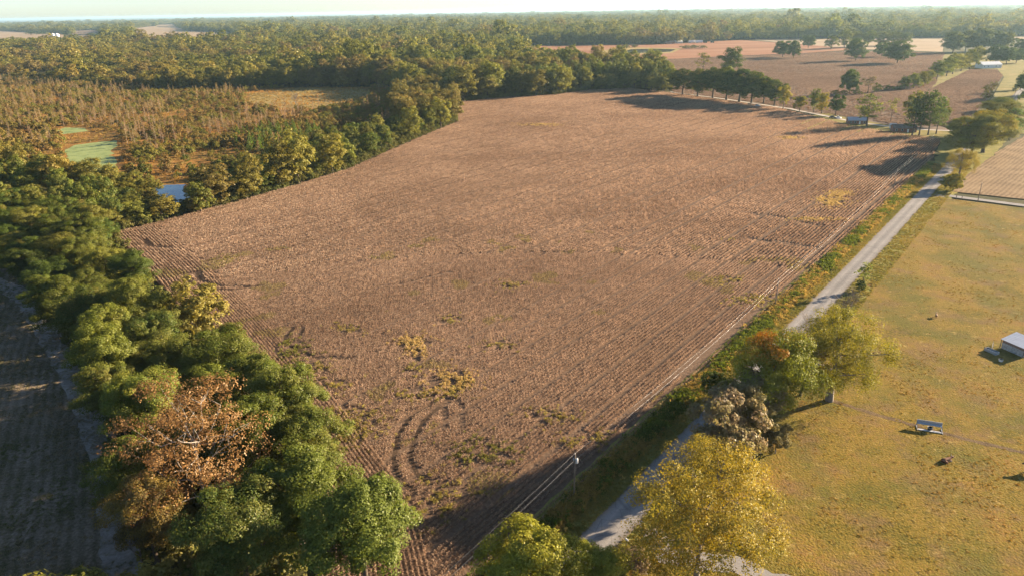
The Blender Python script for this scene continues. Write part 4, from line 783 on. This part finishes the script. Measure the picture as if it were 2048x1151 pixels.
# tall grass and weeds of the field-side ditch
n = 15000; tt = r.uniform(-120, 250, n); nn = r.normal(-8.2, 0.95, n); P = ROAD_P + tt[:, None] * ROAD_DIR + nn[:, None] * ROAD_N; c = fbm(P, 9, 8.0); c2 = r.random(n) < np.clip((c - 0.42) * 2.6, 0.05, 0.75)
t1 = np.where(c2[:, None], np.asarray([(0.10, 0.125, 0.022)]), np.asarray([(0.33, 0.24, 0.07)])) * r.uniform(0.7, 1.2, (n, 1))
scatter('ditch_grass', TUFT, np.c_[P, np.full(n, -0.1)], np.c_[r.uniform(0.8, 1.4, (n, 1)).repeat(2, 1), r.uniform(0.8, 1.8, n) + 0.5 * c2], r.uniform(0, 6.28, n), r.integers(0, 5, n), t1, t1 * 1.1, 'tall straw grass and green weeds in the roadside ditch', 'grass')
n = 16000; tt = r.uniform(-130, 250, n); nn = np.where(r.random(n) < 0.5, r.uniform(-6.4, -2.95, n), r.uniform(2.95, 9.5, n)); P = ROAD_P + tt[:, None] * ROAD_DIR + nn[:, None] * ROAD_N; c = fbm(P, 7, 18.0)
t1 = blend((0.14, 0.15, 0.03), (0.33, 0.25, 0.07), c)
scatter('verge_grass', TUFT, np.c_[P, np.full(n, 0.0)], np.c_[r.uniform(0.5, 0.9, (n, 1)).repeat(2, 1), r.uniform(0.25, 0.55, n)], r.uniform(0, 6.28, n), r.integers(0, 5, n), t1, t1 * 1.1, 'short yellow-green grass on the road verges', 'grass')
# sedge on the swamp and low growth on the stubble strip
P = r.uniform(SWAMP.min(0), SWAMP.max(0), (60000, 2)); P = P[inpoly(P, SWAMP)]; ppx = project(P); P = P[(ppx[:, 0] > -60) & (ppx[:, 0] < 860)]; P = P[~inpoly(P, GP([(125,300),(150,288),(238,279),(240,345),(180,348),(135,335)])) & ~inpoly(P, GP([(300,374),(330,366),(378,365),(390,400),(350,411),(310,403)])) & ~inpoly(P, GP([(104,262),(130,253),(180,256),(182,263),(120,270)]))]; n = len(P); c = fbm(P, 30, 71.0)
scatter('swamp_sedge', TUFT, np.c_[P, np.full(n, -0.1)], np.c_[r.uniform(1.5, 3.2, (n, 1)).repeat(2, 1), r.uniform(1.0, 2.2, n)], r.uniform(0, 6.28, n), r.integers(0, 5, n), blend((0.18, 0.15, 0.045), (0.34, 0.165, 0.04), np.clip((c - 0.35) * 2.4, 0, 1)), blend((0.26, 0.2, 0.06), (0.42, 0.25, 0.06), c), 'orange and brown sedge covering the swamp floor', 'sedge')
SPOLY = GP(STRIP_PX); P = r.uniform(SPOLY.min(0), SPOLY.max(0), (90000, 2)); P = P[inpoly(P, SPOLY)]; ppx = project(P); P = P[(ppx[:, 0] > -120) & (ppx[:, 1] < 1260)]; P = P[r.random(len(P)) < np.clip((fbm(P, 7, 91.0) - 0.30) * 2.0, 0.05, 0.8)]; n = len(P); c = fbm(P, 12, 33.0)
scatter('stubble', TUFT, np.c_[P, np.zeros(n)], np.c_[r.uniform(0.4, 0.9, (n, 1)).repeat(2, 1), r.uniform(0.2, 0.5, n)], r.uniform(0, 6.28, n), r.integers(0, 5, n), blend((0.10, 0.13, 0.025), (0.32, 0.25, 0.15), np.clip((c - 0.3) * 2.4, 0, 1)), blend((0.13, 0.15, 0.03), (0.4, 0.33, 0.22), c), 'short stubble and green regrowth on the shaded strip', 'stubble')

# ================================================================== OBJECTS
M_wood = plain('weathered_wood', (0.20, 0.16, 0.125), 0.9, var=0.4, scale=2.0)
M_polewood = plain('pole_wood', (0.23, 0.18, 0.135), 0.9, var=0.35, scale=1.5)
M_galv = plain('galvanised_metal', (0.42, 0.43, 0.44), 0.5, 0.4, var=0.2, scale=3)
M_white = plain('white_paint', (0.74, 0.73, 0.70), 0.6, var=0.1, scale=1.2)
M_tin = plain('white_tin_roof', (0.72, 0.71, 0.69), 0.45, 0.0, var=0.12, scale=0.8)
M_greyboard = plain('grey_washed_boards', (0.40, 0.38, 0.35), 0.9, var=0.4, scale=2.0)
M_redboard = plain('brown_boards', (0.27, 0.165, 0.12), 0.9, var=0.3, scale=2.0)
M_dark = plain('dark_rubber', (0.02, 0.022, 0.024), 0.7, var=0.3)
M_brick = plain('red_brick', (0.25, 0.12, 0.085), 0.9, var=0.3, scale=0.8)
M_glass = plain('window_glass', (0.03, 0.04, 0.05), 0.1, var=0.2, spec=0.6)
M_shingle = plain('brown_shingle', (0.16, 0.13, 0.11), 0.9, var=0.3, scale=0.7)
M_wire = plain('bare_wire', (0.30, 0.30, 0.30), 0.4, 0.6, var=0.05)
M_green = plain('green_tractor_paint', (0.04, 0.13, 0.05), 0.5, var=0.2)

# ---- utility poles and wires beside the field
def pole(x, y, h, label, transformer=False, group=None):
    e = empty('utility_pole', (x, y, 0)); tag(e, label, 'utility pole', group)
    MB().tube([(0, 0, -0.6), (0, 0, h * 0.5), (0.03, 0, h)], [0.17, 0.145, 0.11], 10).build('shaft', M_polewood, e, smooth=True)
    MB().tube([(0.03, 0, h), (0.03, 0, h + 0.12), (0.03, 0, h + 0.22)], [0.05, 0.08, 0.04], 8).build('insulator', M_white, e)
    MB().tube([(-0.25, -0.05, h - 1.05), (0, -0.05, h - 1.0), (0.14, -0.05, h - 1.0)], 0.035, 6).build('bracket', M_galv, e)
    if transformer:
        t = MB().tube([(0.33, -0.2, h - 1.75), (0.33, -0.2, h - 1.7), (0.33, -0.2, h - 0.85), (0.33, -0.2, h - 0.72)], [0.18, 0.23, 0.23, 0.10], 14).build('transformer', M_white, e, smooth=True)
        MB().tube([(0.33, -0.2, h - 0.75), (0.33, -0.2, h - 0.45)], [0.07, 0.04], 8).build('bushing', M_galv, t)
        MB().box((-0.22, -0.1, h - 1.0), (0.1, 0.1, 0.5)).build('fuse_cutout', M_white, e)
    return e
POLES = [(-56, 16, 9.0), (10.3, 101.2, 9.0), (75.2, 183.8, 8.4), (177.0, 316.0, 9.4), (243.0, 403.0, 9.0)]
pole(*POLES[1], 'wooden utility pole carrying a white transformer beside the dark tree shadow', True)
pole(*POLES[2], 'thin utility pole among ditch weeds at the middle of the field road side')
pole(*POLES[3], 'utility pole at the straw-coloured ditch end facing the road junction')
pole(*POLES[4], 'utility pole in the tree shadow at the far corner of the field')
pole(200.6, 291.7, 8.2, 'utility pole standing alone on the pasture corner beside the side lane')
pole(436.0, 619.0, 11.0, 'pale utility pole by the far blue-shaded stretch of road')
pole(-56, 16, 9.0, 'utility pole before the lime green tree at the near end of the line')
def wire(hoff, off, label, r_=0.009):
    pts = []
    for (x0, y0, h0), (x1, y1, h1) in zip(POLES[:-1], POLES[1:]):
        for i in range(13):
            t = i / 12; L = math.hypot(x1 - x0, y1 - y0); sag = 4 * t * (1 - t) * L * 0.012
            pts.append((x0 + (x1 - x0) * t + off, y0 + (y1 - y0) * t - off, h0 + (h1 - h0) * t + hoff - sag))
    keep = [pts[0]] + [p for a, p in zip(pts[:-1], pts[1:]) if (Vector(a) - Vector(p)).length > 0.2]
    tag(MB().tube(keep, r_, 5).build('power_line', M_wire, smooth=True), label, 'wire')
wire(0.2, 0.03, 'upper bare wire strung over the transformer pole along the field')
wire(-1.0, 0.1, 'lower wire strung beneath the upper wire past the transformer', 0.011)

# ---- small posts at the lane and by the road
for (a, b), lb in zip([(1873, 392), (1912, 398.5), (1923, 400)], ['short dark post at the mouth of the side lane', 'dark fence post halfway along the lane edge', 'dark fence post with a cap nearest the lone corner pole']):
    B = G(a, b); e = empty('fence_post', B); tag(e, lb, 'post')
    MB().box((0, 0, 0.8), (0.18, 0.18, 1.8)).build('post', M_wood, e); MB().box((0, 0, 1.74), (0.26, 0.26, 0.1)).build('cap', M_dark, e)
B = G(1253, 1090); e = empty('mailbox', B, 0.6); tag(e, 'white mailbox on a wooden post where the drive meets the road', 'mailbox')
MB().box((0, 0, 0.5), (0.12, 0.12, 1.1)).build('post', M_wood, e)
bx = MB().prism([(-0.14, 1.05), (0.14, 1.05), (0.14, 1.22), (0.1, 1.31), (0, 1.35), (-0.1, 1.31), (-0.14, 1.22)], -0.28, 0.28).build('box', M_white, e)
MB().box((0, -0.295, 1.18), (0.22, 0.02, 0.22)).build('door', M_galv, bx)

# ---- pasture shed with its pen
A = G(2002, 695); Bq = G(2036, 710); ux = (Bq - A).normalized(); L_ = (Bq - A).length * 1.25
rz = math.atan2(ux.y, ux.x)
sh = empty('pasture_shed', A, rz); tag(sh, 'small board shed with a white tin roof alone in the pasture', 'shed')
Wd, H1, H2 = 4.2, 2.4, 3.3
MB().prism([(0, 0), (L_, 0), (L_, H1), (0, H1)], 0.03, 0.10).build('wall', M_wood, sh)
for i in range(9):
    z = 0.14 + i * 0.265; m = M_greyboard if i < 6 else M_redboard
    MB().box((L_ / 2, -0.01 + random.uniform(-0.012, 0.012), z), (L_ + random.uniform(-0.06, 0.06), 0.045, 0.245)).build('plank', m, sh)
for sx in (0.0, L_):
    w = MB(); w.add([(sx - 0.03, 0.1, 0), (sx - 0.03, Wd, 0), (sx - 0.03, Wd, H2), (sx - 0.03, 0.1, H1), (sx + 0.03, 0.1, 0), (sx + 0.03, Wd, 0), (sx + 0.03, Wd, H2), (sx + 0.03, 0.1, H1)], [(0, 1, 2, 3), (4, 7, 6, 5), (0, 4, 5, 1), (1, 5, 6, 2), (2, 6, 7, 3), (3, 7, 4, 0)]); w.build('side_wall', M_greyboard, sh)
MB().box((L_ / 2, Wd, H2 / 2), (L_, 0.08, H2)).build('back_wall', M_redboard, sh)
tilt = math.atan2(H2 - H1, Wd)
rf = MB().box((L_ / 2, Wd / 2, (H1 + H2) / 2 + 0.09), (L_ + 0.7, Wd + 0.9, 0.05), 0, tilt).build('roof', M_tin, sh)
for i in range(10): MB().box((-0.3 + (L_ + 0.6) * i / 9, Wd / 2, (H1 + H2) / 2 + 0.128), (0.05, Wd + 0.88, 0.03), 0, tilt).build('rib', M_tin, rf)
for sx in (-0.2, L_ + 0.2): MB().box((sx, -0.2, 1.15), (0.14, 0.14, 2.35)).build('corner_post', M_wood, sh)
pn = empty('rail_pen', G(1985, 694), rz + 2.2); tag(pn, 'low weathered rail pen leaning out from the pasture shed', 'fence')
for i in range(3): MB().box((i * 1.7 - 1.7, 0, 0.45), (0.1, 0.1, 1.1)).build('post', M_wood, pn)
for i in range(3): MB().box((0, 0.06, 0.25 + 0.33 * i), (3.6, 0.05, 0.11), 0, 0, 0.03 * (i - 1)).build('rail', M_greyboard, pn)
tr = empty('stock_tank', G(1983, 704), rz); tag(tr, 'pale rectangular stock tank in the shed shadow', 'tank')
MB().box((0, 0, 0.05), (3.0, 1.2, 0.1)).build('base', M_galv, tr)
for x, y, dx, dy in [(0, 0.58, 3.0, 0.05), (0, -0.58, 3.0, 0.05), (1.48, 0, 0.05, 1.1), (-1.48, 0, 0.05, 1.1)]: MB().box((x, y, 0.4), (dx, dy, 0.62)).build('side', M_galv, tr)
MB().box((0, 0, 0.52), (2.9, 1.08, 0.02)).build('water', M_water, tr)
tb = empty('feed_tub', G(2001, 722)); tag(tb, 'small white tub on the worn ground in front of the shed', 'tub')
MB().tube([(0, 0, 0.0), (0, 0, 0.05), (0, 0, 0.55), (0, 0, 0.55), (0, 0, 0.12)], [0.3, 0.38, 0.48, 0.44, 0.34], 18).build('body', M_white, tb, smooth=True)
MB().tube([(0.48 * math.cos(t), 0.48 * math.sin(t), 0.55) for t in np.linspace(0, 6.283, 19)], 0.03, 5, False).build('rim', M_white, tb)

# ---- long metal feeder on the trail
A = G(1833, 853); Bq = G(1883, 861); ux = (Bq - A).normalized(); fl = (Bq - A).length; rz = math.atan2(ux.y, ux.x)
fe = empty('cattle_feeder', (A + Bq) / 2, rz); tag(fe, 'long grey metal cattle feeder on skids beside the cattle trail', 'feeder')
MB().prism([(-fl / 2, 1.0), (fl / 2, 1.0), (fl / 2, 1.55), (-fl / 2, 1.55)], 0.55, 0.62).build('back_panel', M_galv, fe)
MB().box((0, 0.25, 0.95), (fl, 0.62, 0.05), 0, 0.35).build('tray', M_galv, fe)
MB().box((0, -0.9, 0.12), (fl * 0.92, 0.5, 0.1)).build('step', M_galv, fe)
for sx in (-1, 1):
    MB().box((sx * fl / 2, -0.3, 0.1), (0.1, 2.0, 0.12)).build('skid', M_galv, fe)
    MB().box((sx * fl / 2, 0.58, 0.75), (0.1, 0.1, 1.5)).build('leg', M_galv, fe); MB().box((sx * fl / 2, -0.1, 0.55), (0.07, 1.7, 0.07), 0, 0.62).build('brace', M_galv, fe)
ft = empty('mineral_tub', fe.location + Vector((ux.x * 0.1 + ux.y * 0.3, ux.y * 0.1 - ux.x * 0.3, 0))); tag(ft, 'black mineral tub sitting under the grey cattle feeder', 'tub')
MB().tube([(0, 0, 0.02), (0, 0, 0.08), (0, 0, 0.6), (0, 0, 0.6), (0, 0, 0.3)], [0.34, 0.4, 0.46, 0.41, 0.36], 16).build('body', M_dark, ft, smooth=True)
MB().tube([(0.46 * math.cos(t), 0.46 * math.sin(t), 0.6) for t in np.linspace(0, 6.283, 17)], 0.03, 5, False).build('rim', M_white, ft)

# ---- cattle: one skinned body each
def hide(name, base, patch, th):
    m, n, l, b = newmat(name); tc = n.new('ShaderNodeTexCoord'); nz = n.new('ShaderNodeTexNoise'); nz.inputs['Scale'].default_value = 1.6; l.new(tc.outputs['Object'], nz.inputs['Vector'])
    cr = ramp(n, [(th, base), (th + 0.04, patch)]); l.new(nz.outputs[0], cr.inputs[0]); l.new(cr.outputs[0], b.inputs['Base Color']); b.inputs['Roughness'].default_value = 0.8; return m
def beast(loc, rz, sc, lying, mat, label, cat):
    J = [((-0.75, 0, 1.12), 0.30), ((-0.35, 0, 1.08), 0.37), ((0.15, 0, 1.05), 0.38), ((0.62, 0, 1.10), 0.32), ((0.95, 0, 1.24), 0.19), ((1.22, 0, 1.40), 0.16), ((1.42, 0, 1.33), 0.13), ((1.64, 0, 1.20), 0.09), ((-1.02, 0, 1.15), 0.06), ((-1.08, 0, 0.75), 0.03), ((-1.08, 0, 0.5), 0.06)]
    E_ = [(0, 1), (1, 2), (2, 3), (3, 4), (4, 5), (5, 6), (6, 7), (0, 8), (8, 9), (9, 10)]
    dz = 0.72 if lying else 0.0
    V = [(x, y, z - dz if k < 8 or not lying else max(0.08, z - dz)) for k, ((x, y, z), _) in enumerate(J)]; Rr = [q for _, q in J]
    for sy in (-1, 1):
        k = len(V)
        if lying: fr = [((0.6, sy * 0.26, 0.28), 0.13), ((0.85, sy * 0.34, 0.12), 0.09), ((0.55, sy * 0.38, 0.07), 0.06), ((0.42, sy * 0.36, 0.06), 0.06)]; bk = [((-0.6, sy * 0.30, 0.32), 0.2), ((-0.15, sy * 0.46, 0.2), 0.12), ((-0.55, sy * 0.52, 0.08), 0.07), ((-0.2, sy * 0.55, 0.06), 0.06)]
        else: fr = [((0.6, sy * 0.2, 0.85), 0.14), ((0.6, sy * 0.2, 0.5), 0.085), ((0.61, sy * 0.2, 0.25), 0.06), ((0.64, sy * 0.2, 0.04), 0.07)]; bk = [((-0.72, sy * 0.2, 0.85), 0.19), ((-0.62, sy * 0.2, 0.58), 0.11), ((-0.85, sy * 0.2, 0.34), 0.065), ((-0.8, sy * 0.2, 0.04), 0.07)]
        for leg, root in ((fr, 3), (bk, 0)):
            k = len(V); V += [p for p, _ in leg]; Rr += [q for _, q in leg]; E_ += [(root, k), (k, k + 1), (k + 1, k + 2), (k + 2, k + 3)]
        k = len(V); V += [(1.2, sy * 0.16, V[5][2] + 0.03), (1.14, sy * 0.3, V[5][2] + 0.02)]; Rr += [0.05, 0.035]; E_ += [(5, k), (k, k + 1)]
    me = bpy.data.meshes.new('body'); me.from_pydata(V, E_, []); o = bpy.data.objects.new('body', me); link(o)
    sk = o.modifiers.new('skin', 'SKIN')
    for i, v in enumerate(me.skin_vertices[0].data): v.radius = (Rr[i], Rr[i]); v.use_root = (i == 0)
    o.modifiers.new('sub', 'SUBSURF').levels = 2
    dg = bpy.context.evaluated_depsgraph_get(); nm = bpy.data.meshes.new_from_object(o.evaluated_get(dg)); nm.materials.clear(); nm.materials.append(mat); nm.polygons.foreach_set('use_smooth', np.ones(len(nm.polygons), bool))
    o.modifiers.clear(); o.data = nm; e = empty(cat, loc, rz, (sc, sc, sc)); o.parent = e; tag(e, label, cat)
    hz = V[5][2]
    for sy in (-1, 1): MB().tube([(1.2, sy * 0.1, hz + 0.12), (1.2, sy * 0.2, hz + 0.2), (1.24, sy * 0.26, hz + 0.32)], [0.03, 0.024, 0.008], 6).build('horn', M_white, e, smooth=True)
    return e
beast(G(1892, 922), 0.35, 1.12, True, hide('brown_white_hide', (0.15, 0.065, 0.035), (0.55, 0.50, 0.45), 0.62), 'red-brown cow lying on the open pasture', 'cow')
beast(G(2064, 944), 2.6, 1.1, False, hide('black_hide', (0.03, 0.025, 0.02), (0.5, 0.47, 0.43), 0.66), 'dark cow standing on the pasture past the lying cow', 'cow')
beast(G(1872, 634), 1.1, 0.72, False, hide('tan_hide', (0.25, 0.14, 0.07), (0.5, 0.4, 0.3), 0.62), 'small tan calf standing between the road and the shed', 'calf')

# ---- houses, barn, vehicles, bins
def house(name, cat, loc, rz, Lx, Wy, h, rise, label, mwall, mroof, nwin=4, door=True, chimney=True):
    e = empty(name, loc, rz); tag(e, label, cat)
    w = MB(); w.prism([(-Wy / 2, -0.4), (Wy / 2, -0.4), (Wy / 2, h), (0, h + rise), (-Wy / 2, h)], -Lx / 2, Lx / 2); w.v = [(y, x, z) for x, y, z in w.v]; w.build('wall', mwall, e)
    sl = math.hypot(Wy / 2 + 0.5, rise * (Wy / 2 + 0.5) / (Wy / 2)); an = math.atan2(rise, Wy / 2); rf = None
    for s in (-1, 1):
        o = MB().box((0, s * (Wy / 4 + 0.22), h + rise / 2 - 0.22 * rise / (Wy / 2) + 0.12), (Lx + 0.9, sl, 0.14), 0, -s * an).build('roof', mroof, e); rf = rf or o
    if chimney: MB().box((Lx * 0.22, 0.8, h + rise + 0.2), (0.8, 0.8, 1.8)).build('chimney', M_brick, rf)
    for s in (-1, 1):
        for i in range(nwin):
            x = -Lx / 2 + Lx * (i + 0.5) / nwin
            if door and s < 0 and i == nwin // 2:
                MB().box((x, s * (Wy / 2 + 0.03), 1.05), (1.0, 0.08, 2.1)).build('door', M_white, e); continue
            f = MB().box((x, s * (Wy / 2 + 0.03), h * 0.55), (1.3, 0.08, 1.3)).build('window', M_white, e); MB().box((x, s * (Wy / 2 + 0.08), h * 0.55), (1.1, 0.04, 1.1)).build('pane', M_glass, f)
    return e
LD = math.atan2(-0.45, 0.9)
house('farmhouse', 'house', G(1712, 247), LD + 0.25, 12, 7.5, 2.6, 1.8, 'low house with a pale roof under the broad green tree', M_brick, M_galv)
house('brick_house', 'house', G(1806, 263), LD + 0.25, 14, 8, 2.7, 2.0, 'low red brick house shaded by the tall pines', M_brick, M_shingle)
house('garden_shed', 'shed', G(1785, 257), LD + 0.25, 3.4, 3.0, 2.4, 0.8, 'small white shed next to the brick house', M_white, M_tin, 1, True, False)
house('barn', 'barn', G(1976, 136), 0.12, 27, 13, 4.4, 3.2, 'long white-walled barn at the head of the tan field', M_white, M_tin, 5, True, False)
house('far_house', 'house', G(1338, 88), 0.1, 22, 12, 4, 3, 'tan farmhouse by the wood beyond the farm pond', M_redboard, M_shingle, 4)
house('far_house', 'house', G(1356, 87), 0.1, 18, 12, 4, 3, 'grey-roofed outbuilding beside the tan farmhouse beyond the pond', M_greyboard, M_tin, 3)
for a, lb in [(1384, 'white trailer with a reddish end parked beyond the red field'), (1398, 'white box trailer parked beside the green machines')]:
    B = G(a, 86); e = empty('box_trailer', B, 0.1); tag(e, lb, 'trailer')
    MB().box((0, 0, 3.4), (17, 4.5, 4.8)).build('body', M_white, e, 0.1); MB().box((0, 0, 0.85), (16, 1.6, 0.3)).build('chassis', M_dark, e)
    for x in (-6, -4, 5):
        for y in (-1.6, 1.6): MB().tube([(x, y - 0.3, 0.8), (x, y + 0.3, 0.8)], 0.8, 14).build('wheel', M_dark, e)
for a, lb in [(1410, 'green tractor parked by the white trailers'), (1424, 'green combine machine at the end of the parked row')]:
    B = G(a, 86); e = empty('tractor', B, 0.3); tag(e, lb, 'tractor')
    MB().box((2.0, 0, 2.2), (4.5, 2.0, 1.8)).build('hood', M_green, e, 0.1); MB().box((-1.4, 0, 3.4), (2.6, 2.4, 3.6)).build('cab', M_glass, e, 0.1); MB().box((-1.4, 0, 5.3), (2.9, 2.7, 0.25)).build('roof', M_green, e)
    for x, rr in ((-1.6, 1.9), (3.2, 1.2)):
        for y in (-1.7, 1.7): MB().tube([(x, y - 0.4, rr), (x, y + 0.4, rr)], rr, 16).build('wheel', M_dark, e)
def car(loc, rz, mat, label, truck=False):
    e = empty('parked_car', loc, rz); tag(e, label, 'car')
    MB().prism([(-2.3, 0.35), (2.3, 0.35), (2.35, 0.75), (2.1, 0.95), (0.95, 1.02), (-2.25, 1.05), (-2.35, 0.7)], -0.9, 0.9).build('body', mat, e, 0.05)
    MB().prism([(-0.6 if truck else -1.9, 1.03), (1.0, 1.03), (0.35, 1.6), (-0.5 if truck else -1.4, 1.62)], -0.78, 0.78).build('cabin', M_glass, e, 0.04)
    MB().box((-0.1 if truck else -0.5, 0, 1.64), (0.9 if truck else 1.8, 1.45, 0.06)).build('roof', mat, e)
    for x in (-1.45, 1.45):
        for y in (-0.85, 0.85):
            w = MB().tube([(x, y - 0.11, 0.34), (x, y + 0.11, 0.34)], 0.34, 14).build('wheel', M_dark, e); MB().tube([(x, y - 0.12, 0.34), (x, y + 0.12, 0.34)], 0.19, 10).build('rim', M_galv, w)
    for y in (-0.6, 0.6): MB().box((2.3, y, 0.72), (0.08, 0.35, 0.16)).build('headlight', M_white, e); MB().box((-2.33, y, 0.78), (0.06, 0.3, 0.18)).build('taillight', M_redboard, e)
car(G(1515, 213), LD + 0.1, plain('silver_paint', (0.42, 0.48, 0.52), 0.35, 0.3, var=0.05), 'silver-blue car on the gravel lane under the tall trees')
car(G(1676, 237), LD - 0.3, M_white, 'white pickup truck on the yard near the first house', True)
car(G(1665, 236.5), LD - 0.2, M_dark, 'black car under the dark round tree by the gravel lane')
for a, lb in [(107, 'round white grain bin beside its twin in the far pale fields'), (115, 'round white grain bin nearer the dark far trees')]:
    B = G(a, 75); e = empty('grain_bin', B); tag(e, lb, 'grain bin')
    MB().tube([(0, 0, -0.5), (0, 0, 13)], 9.5, 28).build('body', M_tin, e, smooth=False); MB().tube([(0, 0, 13), (0, 0, 17), (0, 0, 17.8)], [10, 1.5, 1.2], 28).build('roof', M_tin, e)

# ================================================================== AIR
def haze(top, dens):
    m = bpy.data.materials.new('haze'); m.use_nodes = True; n = m.node_tree.nodes; l = m.node_tree.links; n.clear()
    out = n.new('ShaderNodeOutputMaterial'); v = n.new('ShaderNodeVolumePrincipled'); v.inputs['Color'].default_value = (0.58, 0.86, 1.0, 1); v.inputs['Density'].default_value = dens; v.inputs['Anisotropy'].default_value = 0.35
    l.new(v.outputs[0], out.inputs['Volume'])
    mb = MB().box((0, 20000, (top - 2) / 2), (80000, 64000, top + 2)); o = mb.build('haze', m); tag(o, 'pale blue-white haze in the air over the farmland', 'haze', kind='stuff'); return o
haze(96.0, 3.9e-5)
